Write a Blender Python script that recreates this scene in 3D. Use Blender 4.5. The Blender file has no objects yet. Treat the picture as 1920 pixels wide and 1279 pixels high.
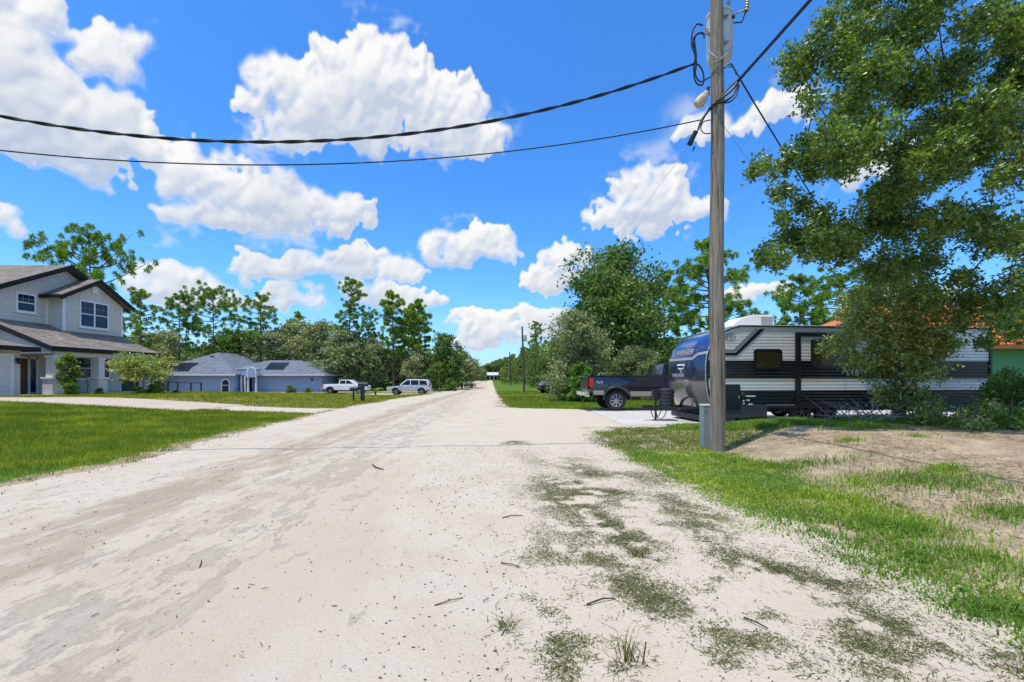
import bpy, bmesh, math, random
import numpy as np
from mathutils import Vector, Matrix

R = math.radians
rng = np.random.default_rng(11)
random.seed(11)
SC = bpy.context.scene
COL = SC.collection

# ---------------------------------------------------------------- camera
F, HZ, EYE = 853.0, 709.0, 1.38          # focal length in photo pixels, horizon row, eye height
cam_data = bpy.data.cameras.new('camera')
cam_data.sensor_width = 36.0
cam_data.lens = 36.0 * F / 1920.0
cam_data.shift_y = (HZ - 639.5) / 1920.0
cam_data.clip_start, cam_data.clip_end = 0.05, 6000
cam = bpy.data.objects.new('camera', cam_data)
COL.objects.link(cam)
cam.location = (0, 0, EYE)
cam.rotation_euler = (R(90), 0, 0)
SC.camera = cam
SC.render.resolution_x, SC.render.resolution_y = 1024, 682
SC.cycles.max_bounces = 6
SC.cycles.diffuse_bounces = 3
SC.cycles.glossy_bounces = 3
SC.cycles.transmission_bounces = 4
SC.cycles.transparent_max_bounces = 6
SC.cycles.caustics_reflective = False
SC.cycles.caustics_refractive = False

# ---------------------------------------------------------------- light
SUN_AZ, SUN_EL = math.atan2(-0.76, -0.65), R(73)     # clockwise from +Y
to_sun = Vector((math.sin(SUN_AZ) * math.cos(SUN_EL), math.cos(SUN_AZ) * math.cos(SUN_EL), math.sin(SUN_EL)))
sun_data = bpy.data.lights.new('sun', 'SUN')
sun_data.energy = 3.5
sun_data.angle = R(0.55)
sun_data.color = (1.0, 0.93, 0.82)
sun = bpy.data.objects.new('sun', sun_data)
COL.objects.link(sun)
sun.location = (-20, -10, 60)
sun.rotation_euler = to_sun.to_track_quat('Z', 'Y').to_euler()

SC.view_settings.view_transform = 'Standard'
SC.view_settings.look = 'None'
SC.view_settings.gamma = 1.0
SC.view_settings.exposure = 0.32
SC.view_settings.use_curve_mapping = False

# ---------------------------------------------------------------- sky with fair-weather cumulus
def sky_world():
    w = bpy.data.worlds.new('World'); SC.world = w; w.use_nodes = True
    nt = w.node_tree; N = nt.nodes; L = nt.links
    N.clear()
    out = N.new('ShaderNodeOutputWorld'); bg = N.new('ShaderNodeBackground')
    L.new(bg.outputs[0], out.inputs[0])
    bg.inputs[1].default_value = 0.15
    sky = N.new('ShaderNodeTexSky'); sky.sky_type = 'NISHITA'; sky.sun_disc = False
    sky.sun_elevation = SUN_EL; sky.sun_rotation = SUN_AZ
    sky.air_density = 1.0; sky.dust_density = 0.9; sky.ozone_density = 3.0
    hs = N.new('ShaderNodeHueSaturation'); hs.inputs['Saturation'].default_value = 1.18; hs.inputs['Value'].default_value = 1.0
    L.new(sky.outputs[0], hs.inputs['Color'])
    tint = N.new('ShaderNodeMix'); tint.data_type = 'RGBA'; tint.blend_type = 'MULTIPLY'; tint.inputs[0].default_value = 1.0
    L.new(hs.outputs[0], tint.inputs[6]); tint.inputs[7].default_value = (0.52, 0.98, 1.38, 1)

    # fair-weather cumulus: coverage and brightness computed once on an azimuth / elevation grid
    # (fractal noise round cloud centres; light falls off with the cloud that lies above), then looked up by direction
    img = cloud_map()
    tc = N.new('ShaderNodeTexCoord'); sp = N.new('ShaderNodeSeparateXYZ'); L.new(tc.outputs['Generated'], sp.inputs[0])
    def mt(op, a, b=None, c=None):
        m = N.new('ShaderNodeMath'); m.operation = op
        for i, x in enumerate((a, b, c)):
            if x is None: continue
            if isinstance(x, (int, float)): m.inputs[i].default_value = x
            else: L.new(x, m.inputs[i])
        return m.outputs[0]
    az = mt('MULTIPLY_ADD', mt('ARCTAN2', sp.outputs[0], sp.outputs[1]), 0.5 / math.pi, 0.5)
    el = mt('MULTIPLY', mt('ARCSINE', mt('MAXIMUM', sp.outputs[2], 0.0)), 2.0 / math.pi)
    cb = N.new('ShaderNodeCombineXYZ'); L.new(az, cb.inputs[0]); L.new(el, cb.inputs[1])
    ti = N.new('ShaderNodeTexImage'); ti.image = img; ti.extension = 'EXTEND'; ti.interpolation = 'Cubic'; L.new(cb.outputs[0], ti.inputs[0])
    sc_ = N.new('ShaderNodeSeparateColor'); L.new(ti.outputs[0], sc_.inputs[0])
    cc = N.new('ShaderNodeMix'); cc.data_type = 'RGBA'; L.new(sc_.outputs[1], cc.inputs[0])
    cc.inputs[6].default_value = (2.15, 2.75, 3.75, 1); cc.inputs[7].default_value = (5.2, 5.18, 5.12, 1)
    mx = N.new('ShaderNodeMix'); mx.data_type = 'RGBA'; L.new(sc_.outputs[0], mx.inputs[0]); L.new(tint.outputs[2], mx.inputs[6]); L.new(cc.outputs[2], mx.inputs[7])
    L.new(mx.outputs[2], bg.inputs[0])
_pg = np.random.default_rng(8).random((512, 512)) * 2 * np.pi
_gx, _gy = np.cos(_pg).astype(np.float32), np.sin(_pg).astype(np.float32)
def perlin(x, y):
    xi = np.floor(x).astype(np.int32); yi = np.floor(y).astype(np.int32); fx = (x - xi).astype(np.float32); fy = (y - yi).astype(np.float32)
    u = fx * fx * fx * (fx * (fx * 6 - 15) + 10); v = fy * fy * fy * (fy * (fy * 6 - 15) + 10)
    def g(i, j, a, b): i = i & 511; j = j & 511; return _gx[i, j] * a + _gy[i, j] * b
    a = g(xi, yi, fx, fy); b = g(xi + 1, yi, fx - 1, fy); c = g(xi, yi + 1, fx, fy - 1); d = g(xi + 1, yi + 1, fx - 1, fy - 1)
    p = a + (b - a) * u; q = c + (d - c) * u; return (p + (q - p) * v) * 1.5
def cloud_map(nx=4096, ny=900):
    el_max = math.pi / 2
    az = (np.arange(nx) + 0.5) / nx * 2 * np.pi - np.pi; el = (np.arange(ny) + 0.5) / ny * el_max
    A, E = np.meshgrid(az.astype(np.float32), el.astype(np.float32))
    def az_el(px, py):
        u = math.atan((px - 960) / F); return u, math.atan((HZ - py) / F * math.cos(u))
    blobs = []
    for (cx, cy, rx, ry) in CLOUDS:
        u, v = az_el(cx, cy); blobs.append((u, v, abs(az_el(cx + rx, cy)[0] - az_el(cx - rx, cy)[0]) / 2, abs(az_el(cx, cy + ry)[1] - az_el(cx, cy - ry)[1]) / 2))
    r2 = random.Random(5)
    for k in range(30):                                     # the same fair-weather clouds go on all round
        u = r2.uniform(1.05, 5.2); u = u if u < math.pi else u - 2 * math.pi; v = r2.uniform(0.06, 1.1); s = 0.05 + 0.12 * v
        for j in range(4): blobs.append((u + r2.uniform(-1.2, 1.2) * s, v + r2.uniform(-.25, .35) * s, s * r2.uniform(.7, 1.4), s * r2.uniform(.4, .65)))
    # every cloud is a heap of round puffs; outlines crinkle through a warp of the coordinates
    WA, WE = np.zeros_like(A), np.zeros_like(A)
    for k, (sc, am) in enumerate(((18, .020), (40, .011), (85, .0058), (180, .0030), (360, .0016))):
        WA += am * perlin(A * sc + 11 * k, E * sc + 5); WE += am * perlin(A * sc + 37 + 7 * k, E * sc + 71)
    WA += A; WE += E
    r3 = np.random.default_rng(14); puffs = []
    for (u, v, ru, rv) in blobs:
        n = int(16 + 26 * min(ru / rv, 4)); a = r3.uniform(0, 2 * np.pi, n); q = r3.random(n) ** 0.55
        pu, pv = u + np.cos(a) * q * ru * 0.86, v + np.sin(a) * q * rv * 0.80; pv = np.maximum(pv, v - 0.50 * rv)
        rad = rv * (0.20 + 0.34 * r3.random(n)) * (1.15 - 0.45 * q); puffs += list(zip(pu, pv, rad, r3.random(n) * 0.5 * rv))
        m = n; a = r3.uniform(0.0, np.pi, m); puffs += list(zip(u + np.cos(a) * ru * 0.93, v + np.sin(a) * rv * 0.88, rv * (0.09 + 0.13 * r3.random(m)), r3.random(m) * 0.25 * rv))
    H = np.zeros_like(A); al = np.zeros_like(A); mg = 0.022
    for (u, v, ra, z) in puffs:
        i0, i1 = [int(np.clip((q + np.pi) / (2 * np.pi) * nx, 0, nx)) for q in (u - ra - mg, u + ra + mg)]; j0, j1 = [int(np.clip(q / el_max * ny, 0, ny)) for q in (v - ra - mg, v + ra + mg)]
        if i1 <= i0 or j1 <= j0: continue
        d2 = ((WA[j0:j1, i0:i1] - u) ** 2 + (WE[j0:j1, i0:i1] - v) ** 2) / (ra * ra); c = np.sqrt(np.maximum(0, 1 - d2))
        h = np.where(d2 < 1, z + ra * c, 0); np.maximum(H[j0:j1, i0:i1], h, out=H[j0:j1, i0:i1]); np.maximum(al[j0:j1, i0:i1], c, out=al[j0:j1, i0:i1])
    def sm(a, b, t): t = np.clip((t - a) / (b - a), 0, 1); return t * t * (3 - 2 * t)
    def blur(X, q):
        for ax in (0, 1):
            pad = [(0, 0), (0, 0)]; pad[ax] = (q + 1, q); cs = np.cumsum(np.pad(X, pad, mode='edge'), axis=ax, dtype=np.float64)
            X = ((cs[2 * q + 1:] - cs[:-2 * q - 1]) if ax == 0 else (cs[:, 2 * q + 1:] - cs[:, :-2 * q - 1])) / (2 * q + 1)
        return X.astype(np.float32)
    fine = 0.5 * perlin(A * 60, E * 60) + 0.3 * perlin(A * 130, E * 130) + 0.2 * perlin(A * 280, E * 280)
    soft = sm(-0.25, 0.5, perlin(A * 9 + 2, E * 9))                     # some edges stay crisp, others fray
    cover = sm(0.06, 0.50, blur(al, 1) + 0.20 * fine) * (1 - soft) + sm(0.0, 1.0, 0.95 * blur(al, 4) + 0.30 * fine) * soft
    wisp = 0.42 * sm(0.25, 1.0, perlin(A * 5 + 3, E * 9) + 0.6 * perlin(A * 13, E * 19) + 0.4 * perlin(A * 31, E * 40) + 0.3 * perlin(A * 70, E * 90)) * sm(0.05, 0.2, E) * sm(0.0, 0.25, blur(al, 28))
    od = np.zeros_like(A); acc = np.zeros(nx, np.float32); ab = blur(al, 5)
    for row in range(ny - 1, -1, -1): acc = acc * 0.982 + ab[row]; od[row] = acc
    od = blur(od, 7) / 34.0
    pxr = el_max / ny; Hs = 0.55 * blur(H, 2) + 0.45 * blur(H, 6); gy, gx = np.gradient(Hs); gx, gy = gx / pxr, gy / pxr; nz = 1 / np.sqrt(1 + gx * gx + gy * gy)
    lam = np.clip((0.42 * gx - 0.74 * gy + 0.52) * nz, 0, 1)
    bri = np.clip(0.40 + 0.72 * blur(lam, 1), 0, 1.06) * (1 - 0.50 * sm(0.35, 1.45, od)) + 0.05 * fine
    thin = 1 - sm(0.1, 0.6, al); bri = bri * (1 - 0.8 * thin) + 0.85 * 0.8 * thin
    cover = np.maximum(cover * sm(0.0, 0.10, blur(al, 3)), wisp)
    hz = 0.55 * np.exp(-E / 0.075); bri = np.where(hz > cover, 0.80, bri); cover = np.maximum(cover, hz)                # moist haze low down
    px = np.zeros((ny, nx, 4), np.float32); px[..., 0] = cover; px[..., 1] = bri; px[..., 3] = 1
    im = bpy.data.images.new('cumulus', nx, ny, float_buffer=True, is_data=True); im.pixels.foreach_set(px.ravel()); im.update(); im.pack(); return im
CLOUDS = [
        (30, 40, 100, 90), (60, 180, 150, 100), (180, 235, 130, 80), (80, 262, 165, 66), (228, 240, 66, 54), (130, 322, 110, 30),
        (205, 105, 62, 52), (235, 70, 40, 32),
        (710, 150, 120, 80), (735, 120, 60, 55), (515, 160, 55, 55), (620, 185, 130, 75), (810, 200, 115, 65), (700, 250, 250, 50), (870, 258, 100, 42), (540, 265, 70, 36),
        (395, 338, 118, 54), (335, 330, 60, 36), (520, 375, 135, 52), (620, 400, 92, 48), (460, 415, 170, 30), (345, 395, 60, 26),
        (1215, 365, 72, 52), (1255, 392, 95, 38), (1150, 405, 55, 30), (1205, 430, 70, 24), (1310, 395, 45, 26),
        (880, 470, 105, 36), (905, 450, 62, 30), (580, 502, 125, 26), (665, 482, 62, 28), (505, 512, 75, 22), (745, 510, 66, 18),
        (310, 528, 85, 32), (365, 552, 120, 30), (545, 560, 90, 17), (765, 562, 84, 22), (700, 548, 60, 26),
        (1062, 490, 48, 34), (1030, 522, 64, 24), (885, 594, 48, 11), (960, 612, 130, 24), (1015, 598, 66, 20), (900, 640, 90, 14),
        (1455, 210, 78, 34), (1330, 242, 80, 24), (1420, 545, 70, 22), (15, 412, 26, 24), (1700, 560, 120, 24), (1660, 300, 90, 40)]
sky_world()

# ---------------------------------------------------------------- helpers
def at(px, py, d):                       # the point seen at photo pixel (px, py) at depth d
    return Vector(((px - 960) / F * d, d, EYE + (HZ - py) / F * d))
def gpt(px, py, z=0.0):                  # where that pixel meets level ground at height z
    d = (EYE - z) * F / (py - HZ)
    return (px - 960) / F * d, d
def sstep(a, b, x):
    t = np.clip((np.asarray(x, float) - a) / (b - a), 0, 1)
    return t * t * (3 - 2 * t)
_perm = np.random.default_rng(3).random((256, 256))
def vnoise(x, y):
    x = np.asarray(x, float); y = np.asarray(y, float)
    xi = np.floor(x).astype(int); yi = np.floor(y).astype(int); fx = x - xi; fy = y - yi
    fx = fx * fx * (3 - 2 * fx); fy = fy * fy * (3 - 2 * fy)
    p = lambda i, j: _perm[i & 255, j & 255]
    return (p(xi, yi) * (1 - fx) + p(xi + 1, yi) * fx) * (1 - fy) + (p(xi, yi + 1) * (1 - fx) + p(xi + 1, yi + 1) * fx) * fy
def fbm(x, y, o=4):
    s, a, n = 0, 1, 0
    for k in range(o):
        s = s + a * vnoise(np.asarray(x) * 2 ** k + 17 * k, np.asarray(y) * 2 ** k + 31 * k); n += a; a *= 0.5
    return s / n

class MB:
    def __init__(self): self.v, self.f = [], []
    def add(self, vs, fs):
        n = len(self.v); self.v += [tuple(p) for p in vs]; self.f += [tuple(i + n for i in q) for q in fs]; return self
    def box(self, x0, x1, y0, y1, z0, z1):
        return self.add([(x0, y0, z0), (x1, y0, z0), (x1, y1, z0), (x0, y1, z0), (x0, y0, z1), (x1, y0, z1), (x1, y1, z1), (x0, y1, z1)],
                        [(0, 3, 2, 1), (4, 5, 6, 7), (0, 1, 5, 4), (1, 2, 6, 5), (2, 3, 7, 6), (3, 0, 4, 7)])
    def prism(self, poly, axis, a, b):           # poly: (u, v) list; axis 'x': (y,z) 'y': (x,z) 'z': (x,y)
        def p(u, v, w): return {'x': (w, u, v), 'y': (u, w, v), 'z': (u, v, w)}[axis]
        n = len(poly); vs = [p(u, v, a) for u, v in poly] + [p(u, v, b) for u, v in poly]
        ar = sum(poly[i][0] * poly[(i + 1) % n][1] - poly[(i + 1) % n][0] * poly[i][1] for i in range(n))
        flip = (ar > 0) != (axis == 'y')
        fs = [tuple(range(n))[::-1] if flip else tuple(range(n)), tuple(range(n, 2 * n)) if flip else tuple(range(n, 2 * n))[::-1]]
        for i in range(n):
            j = (i + 1) % n; q = (i, j, j + n, i + n); fs.append(q if flip else q[::-1])
        return self.add(vs, fs)
    def cyl(self, p0, p1, r0, r1=None, n=12, cap=True):
        r1 = r0 if r1 is None else r1; p0 = Vector(p0); p1 = Vector(p1); d = (p1 - p0).normalized()
        a = d.orthogonal().normalized(); b = d.cross(a); vs = []
        for P, r in ((p0, r0), (p1, r1)):
            for k in range(n): t = 2 * math.pi * k / n; vs.append(P + (a * math.cos(t) + b * math.sin(t)) * r)
        fs = [(k, (k + 1) % n, n + (k + 1) % n, n + k) for k in range(n)]
        if cap: fs += [tuple(range(n))[::-1], tuple(range(n, 2 * n))]
        return self.add(vs, fs)
    def tube(self, pts, r, n=6):
        pts = [Vector(p) for p in pts]; m = len(pts); rs = r if isinstance(r, (list, tuple)) else [r] * m; vs = []; a = None
        for i, P in enumerate(pts):
            d = (pts[min(i + 1, m - 1)] - pts[max(i - 1, 0)]).normalized()
            a = d.orthogonal().normalized() if a is None else (a - d * a.dot(d)).normalized()
            b = d.cross(a)
            for k in range(n): t = 2 * math.pi * k / n; vs.append(P + (a * math.cos(t) + b * math.sin(t)) * rs[i])
        fs = [(i * n + k, i * n + (k + 1) % n, (i + 1) * n + (k + 1) % n, (i + 1) * n + k) for i in range(m - 1) for k in range(n)]
        fs += [tuple(range(n))[::-1], tuple(range((m - 1) * n, m * n))]
        return self.add(vs, fs)
    def lathe(self, prof, c=(0, 0, 0), axis='z', n=20, cap=True):    # prof: (r, h)
        vs = []
        for (r, h) in prof:
            for k in range(n):
                t = 2 * math.pi * k / n; u, v = r * math.cos(t), r * math.sin(t)
                q = {'z': (u, v, h), 'y': (u, h, v), 'x': (h, u, v)}[axis]; vs.append((q[0] + c[0], q[1] + c[1], q[2] + c[2]))
        m = len(prof); fs = [(i * n + k, i * n + (k + 1) % n, (i + 1) * n + (k + 1) % n, (i + 1) * n + k) for i in range(m - 1) for k in range(n)]
        if cap: fs += [tuple(range(n))[::-1], tuple(range((m - 1) * n, m * n))]
        if axis == 'y': fs = [q[::-1] for q in fs]
        return self.add(vs, fs)
    def slab(self, quad, t):                               # a thick plate: 3 or 4+ points, thickness t along -normal
        q = [Vector(p) for p in quad]; nrm = (q[1] - q[0]).cross(q[2] - q[0]).normalized(); n = len(q)
        return self.add(q + [p - nrm * t for p in q], [tuple(range(n)), tuple(range(n, 2 * n))[::-1]] + [(i, i + n, (i + 1) % n + n, (i + 1) % n) for i in range(n)])
    def build(self, name, mat, parent=None, smooth=False, bevel=0, world=True, fix=False):
        off = parent_world(parent) if (parent is not None and world) else Vector((0, 0, 0))
        me = bpy.data.meshes.new(name); me.from_pydata([(x - off.x, y - off.y, z - off.z) for x, y, z in self.v], [], self.f)
        if bevel or fix:
            bm = bmesh.new(); bm.from_mesh(me)
            if fix: bmesh.ops.recalc_face_normals(bm, faces=bm.faces)
            if bevel:
                es = [e for e in bm.edges if len(e.link_faces) == 2 and e.calc_face_angle(0) > 0.6]
                bmesh.ops.bevel(bm, geom=es, offset=bevel, segments=2, profile=0.6, affect='EDGES', clamp_overlap=True)
            bm.to_mesh(me); bm.free()
        me.update()
        if smooth: shade(me)
        o = bpy.data.objects.new(name, me); COL.objects.link(o); me.materials.append(mat)
        if parent is not None: o.parent = parent
        return o
def shade(me, ang=None):
    me.polygons.foreach_set('use_smooth', [True] * len(me.polygons))
    try: me.set_sharp_from_angle(angle=R(38) if ang is None else ang)
    except Exception: pass
def parent_world(p):
    v = Vector((0, 0, 0))
    while p is not None: v += p.location; p = p.parent
    return v
def mesh_np(name, V, Fc, mat, parent=None, local=False):  # V (n,3) float, Fc (m,k) int
    me = bpy.data.meshes.new(name); k = Fc.shape[1]
    V = np.asarray(V, np.float32)
    if parent is not None and not local: V = V - np.array(parent_world(parent), np.float32)
    me.vertices.add(len(V)); me.vertices.foreach_set('co', V.ravel())
    me.loops.add(Fc.size); me.loops.foreach_set('vertex_index', Fc.astype(np.int32).ravel())
    me.polygons.add(len(Fc)); me.polygons.foreach_set('loop_start', np.arange(0, Fc.size, k, dtype=np.int32))
    me.update(calc_edges=True); me.materials.append(mat)
    o = bpy.data.objects.new(name, me); COL.objects.link(o)
    if parent is not None: o.parent = parent
    return o
def tag(o, label=None, cat=None, group=None, kind=None):
    if label: o['label'] = label
    if cat: o['category'] = cat
    if group: o['group'] = group
    if kind: o['kind'] = kind
    return o
def thing(name, label, cat, loc=(0, 0, 0), rz=0.0, group=None):
    o = bpy.data.objects.new(name, None); COL.objects.link(o); o.location = loc; o.rotation_euler = (0, 0, rz)
    o.empty_display_size = 0.2
    return tag(o, label, cat, group)
def copy_tree(o, parent=None):
    c = o.copy(); COL.objects.link(c)
    if parent is not None: c.parent = parent
    for ch in list(o.children): copy_tree(ch, c)
    return c

# ---------------------------------------------------------------- materials
def new_mat(name):
    m = bpy.data.materials.new(name); m.use_nodes = True; nt = m.node_tree
    return m, nt, nt.nodes['Principled BSDF']
def nd(nt, t, **kw):
    n = nt.nodes.new(t)
    for k, v in kw.items(): setattr(n, k, v)
    return n
def noise(nt, vec, scale, detail=4, rough=0.55):
    n = nd(nt, 'ShaderNodeTexNoise'); n.inputs['Scale'].default_value = scale; n.inputs['Detail'].default_value = detail; n.inputs['Roughness'].default_value = rough
    if vec is not None: nt.links.new(vec, n.inputs['Vector'])
    return n.outputs[0]
def ramp(nt, v, stops):
    r = nd(nt, 'ShaderNodeValToRGB'); e = r.color_ramp.elements
    while len(e) < len(stops): e.new(0.5)
    for i, (p, c) in enumerate(stops): e[i].position = p; e[i].color = (*c, 1) if len(c) == 3 else c
    nt.links.new(v, r.inputs[0]); return r.outputs[0]
def mixc(nt, f, a, b, mode='MIX'):
    m = nd(nt, 'ShaderNodeMix', data_type='RGBA', blend_type=mode)
    for s, x in ((0, f), (6, a), (7, b)):
        if isinstance(x, (int, float)): m.inputs[s].default_value = x
        elif isinstance(x, tuple): m.inputs[s].default_value = (*x, 1)
        else: nt.links.new(x, m.inputs[s])
    return m.outputs[2]
def math_(nt, op, a, b=None, c=None, clamp=False):
    m = nd(nt, 'ShaderNodeMath', operation=op, use_clamp=clamp)
    for i, x in enumerate((a, b, c)):
        if x is None: continue
        if isinstance(x, (int, float)): m.inputs[i].default_value = x
        else: nt.links.new(x, m.inputs[i])
    return m.outputs[0]
def mrange(nt, v, a, b, c=0.0, d=1.0):
    m = nd(nt, 'ShaderNodeMapRange', interpolation_type='SMOOTHSTEP'); nt.links.new(v, m.inputs[0])
    for i, x in zip((1, 2, 3, 4), (a, b, c, d)): m.inputs[i].default_value = x
    return m.outputs[0]
def bump(nt, bs, h, strength=0.3, dist=0.02):
    b = nd(nt, 'ShaderNodeBump'); b.inputs['Strength'].default_value = strength; b.inputs['Distance'].default_value = dist
    nt.links.new(h, b.inputs['Height']); nt.links.new(b.outputs[0], bs.inputs['Normal'])
def objco(nt, scale=None):
    t = nd(nt, 'ShaderNodeTexCoord'); v = t.outputs['Object']
    if scale:
        mp = nd(nt, 'ShaderNodeMapping'); mp.inputs['Scale'].default_value = scale; nt.links.new(v, mp.inputs[0]); v = mp.outputs[0]
    return v
def geo_pos(nt): return nd(nt, 'ShaderNodeNewGeometry').outputs['Position']
_mats = {}
def M(name, col=None, rough=0.6, metal=0.0, var=0.12, nscale=6.0, bmp=0.0, coat=0.0, spec=0.5):
    """plain painted / plastic / metal surface with a little mottling"""
    if name in _mats: return _mats[name]
    m, nt, bs = new_mat(name)
    v = objco(nt); n = noise(nt, v, nscale, 5, 0.6)
    lo = tuple(c * (1 - var) for c in col); hi = tuple(min(c * (1 + var), 1) for c in col)
    nt.links.new(ramp(nt, n, [(0.3, lo), (0.7, hi)]), bs.inputs['Base Color'])
    bs.inputs['Roughness'].default_value = rough; bs.inputs['Metallic'].default_value = metal
    bs.inputs['Specular IOR Level'].default_value = spec
    if coat: bs.inputs['Coat Weight'].default_value = coat; bs.inputs['Coat Roughness'].default_value = 0.04
    if bmp: bump(nt, bs, noise(nt, v, nscale * 9, 4, 0.6), bmp, 0.01)
    _mats[name] = m; return m
def foliage(name, cols, trans=0.3, rough=0.55, spec=0.35, patch=0.0):
    """leaves: every leaf its own shade"""
    m, nt, bs = new_mat(name)
    g = nd(nt, 'ShaderNodeNewGeometry'); oi = nd(nt, 'ShaderNodeObjectInfo')
    c = ramp(nt, g.outputs['Random Per Island'], [(i / (len(cols) - 1), k) for i, k in enumerate(cols)])
    big = noise(nt, geo_pos(nt), 0.5, 3); c = mixc(nt, 1.0, c, ramp(nt, big, [(0.3, (0.75, 0.8, 0.75)), (0.7, (1.2, 1.15, 1.05))]), 'MULTIPLY')
    c = mixc(nt, 1.0, c, ramp(nt, oi.outputs['Random'], [(0, (0.88, 0.95, 0.9)), (1, (1.12, 1.05, 1.0))]), 'MULTIPLY')
    if patch: c = mixc(nt, mrange(nt, noise(nt, geo_pos(nt), 0.9, 4, 0.6), 0.42, 0.68, 0.0, patch), c, mixc(nt, 1.0, c, (2.3, 1.65, 1.1), 'MULTIPLY'))
    nt.links.new(c, bs.inputs['Base Color']); bs.inputs['Roughness'].default_value = rough; bs.inputs['Specular IOR Level'].default_value = spec
    tr = nd(nt, 'ShaderNodeBsdfTranslucent'); c2 = mixc(nt, 1.0, c, (1.3, 1.35, 0.6), 'MULTIPLY'); nt.links.new(c2, tr.inputs[0])
    mx = nd(nt, 'ShaderNodeMixShader'); mx.inputs[0].default_value = trans
    nt.links.new(bs.outputs[0], mx.inputs[1]); nt.links.new(tr.outputs[0], mx.inputs[2])
    nt.links.new(mx.outputs[0], nt.nodes['Material Output'].inputs[0]); return m
def bark(name, a, b, sc=(6, 6, 1.2)):
    m, nt, bs = new_mat(name); v = objco(nt, sc); n = noise(nt, v, 3, 6, 0.65)
    nt.links.new(ramp(nt, n, [(0.32, a), (0.68, b)]), bs.inputs['Base Color']); bs.inputs['Roughness'].default_value = 0.95
    bump(nt, bs, n, 0.7, 0.03); return m
def glass(name, tint=(0.010, 0.022, 0.06), rough=0.03, spec=0.28):
    m, nt, bs = new_mat(name)
    bs.inputs['Base Color'].default_value = (*tint, 1); bs.inputs['Roughness'].default_value = rough; bs.inputs['Specular IOR Level'].default_value = spec
    n = noise(nt, objco(nt), 2.5, 2); bump(nt, bs, n, 0.06, 0.02); return m
GLASS = glass('window_glass'); CARGLASS = glass('car_glass', (0.012, 0.014, 0.016))

# ---------------------------------------------------------------- terrain
TILT = 0.0457                                   # the road runs slightly to the left of the view axis
def road_t(x, y): return np.asarray(x) + TILT * np.asarray(y)
def gz(x, y):
    x = np.asarray(x, float); y = np.asarray(y, float)
    z = np.interp(y, [-50, 20, 35, 55, 68, 105, 230, 400, 1500], [0, 0, -0.15, -0.5, -0.5, -0.22, 0.25, 0.6, 1.0])
    z = z + 0.47 * sstep(-8.5, -20, x) * (1 - sstep(29, 47, y)) - 0.2 * sstep(-8, -14, x) * sstep(38, 55, y) * (1 - sstep(90, 130, y))
    m = sstep(3.6, 7.2, x) * (1 - sstep(11.3, 12.9, y)) * sstep(-3, 4, y)
    z = z + 0.30 * m + 0.05 * m * (fbm(x * 0.9, y * 0.9) - 0.5) * 2
    t_ = x + TILT * y; z = z - 0.022 * (np.exp(-((t_ + 3.75) / 0.38) ** 2) + np.exp(-((t_ + 1.95) / 0.38) ** 2) + 0.7 * np.exp(-((t_ + 0.15) / 0.35) ** 2)) * (y < 60)
    z = z + 0.05 * (fbm(x * 0.35 + 9, y * 0.35) - 0.5) * sstep(7.2, 9, np.abs(road_t(x, y) + 2.5))
    return z
def gz1(x, y): return float(gz(x, y))
# ---------------------------------------------------------------- ground sheet
def rng_edges(a, b, n): return list(np.linspace(a, b, n, endpoint=False))
def left_edge(y):                                # road edges in x
    y = np.asarray(y, float)
    t = np.interp(y, [-10, 4, 8, 14, 17, 21.5, 27, 60, 120, 240], [-6.5, -6.35, -6.15, -6.6, -6.8, -6.95, -6.9, -6.8, -6.4, -6.2])
    return t - TILT * y + 0.55 * (fbm(y * 0.8, y * 0 + 4) - 0.5) + 0.25 * (fbm(y * 3.1, y * 0 + 8) - 0.5)
def right_edge(y):
    y = np.asarray(y, float)
    x = np.interp(y, [-10, 2, 4, 6, 9.5, 11.6, 12.3, 12.9, 19.8, 20.6, 21.5, 26, 60, 120, 240],
                  [3.4, 3.25, 2.8, 2.6, 2.25, 2.2, 3.2, 5.0, 3.4, 1.2, -0.1, -0.55, -2.1, -4.9, -10.4])
    return x + 0.5 * (fbm(y * 1.1, y * 0 + 14) - 0.5) + 0.25 * (fbm(y * 4.1, y * 0 + 18) - 0.5)

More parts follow.
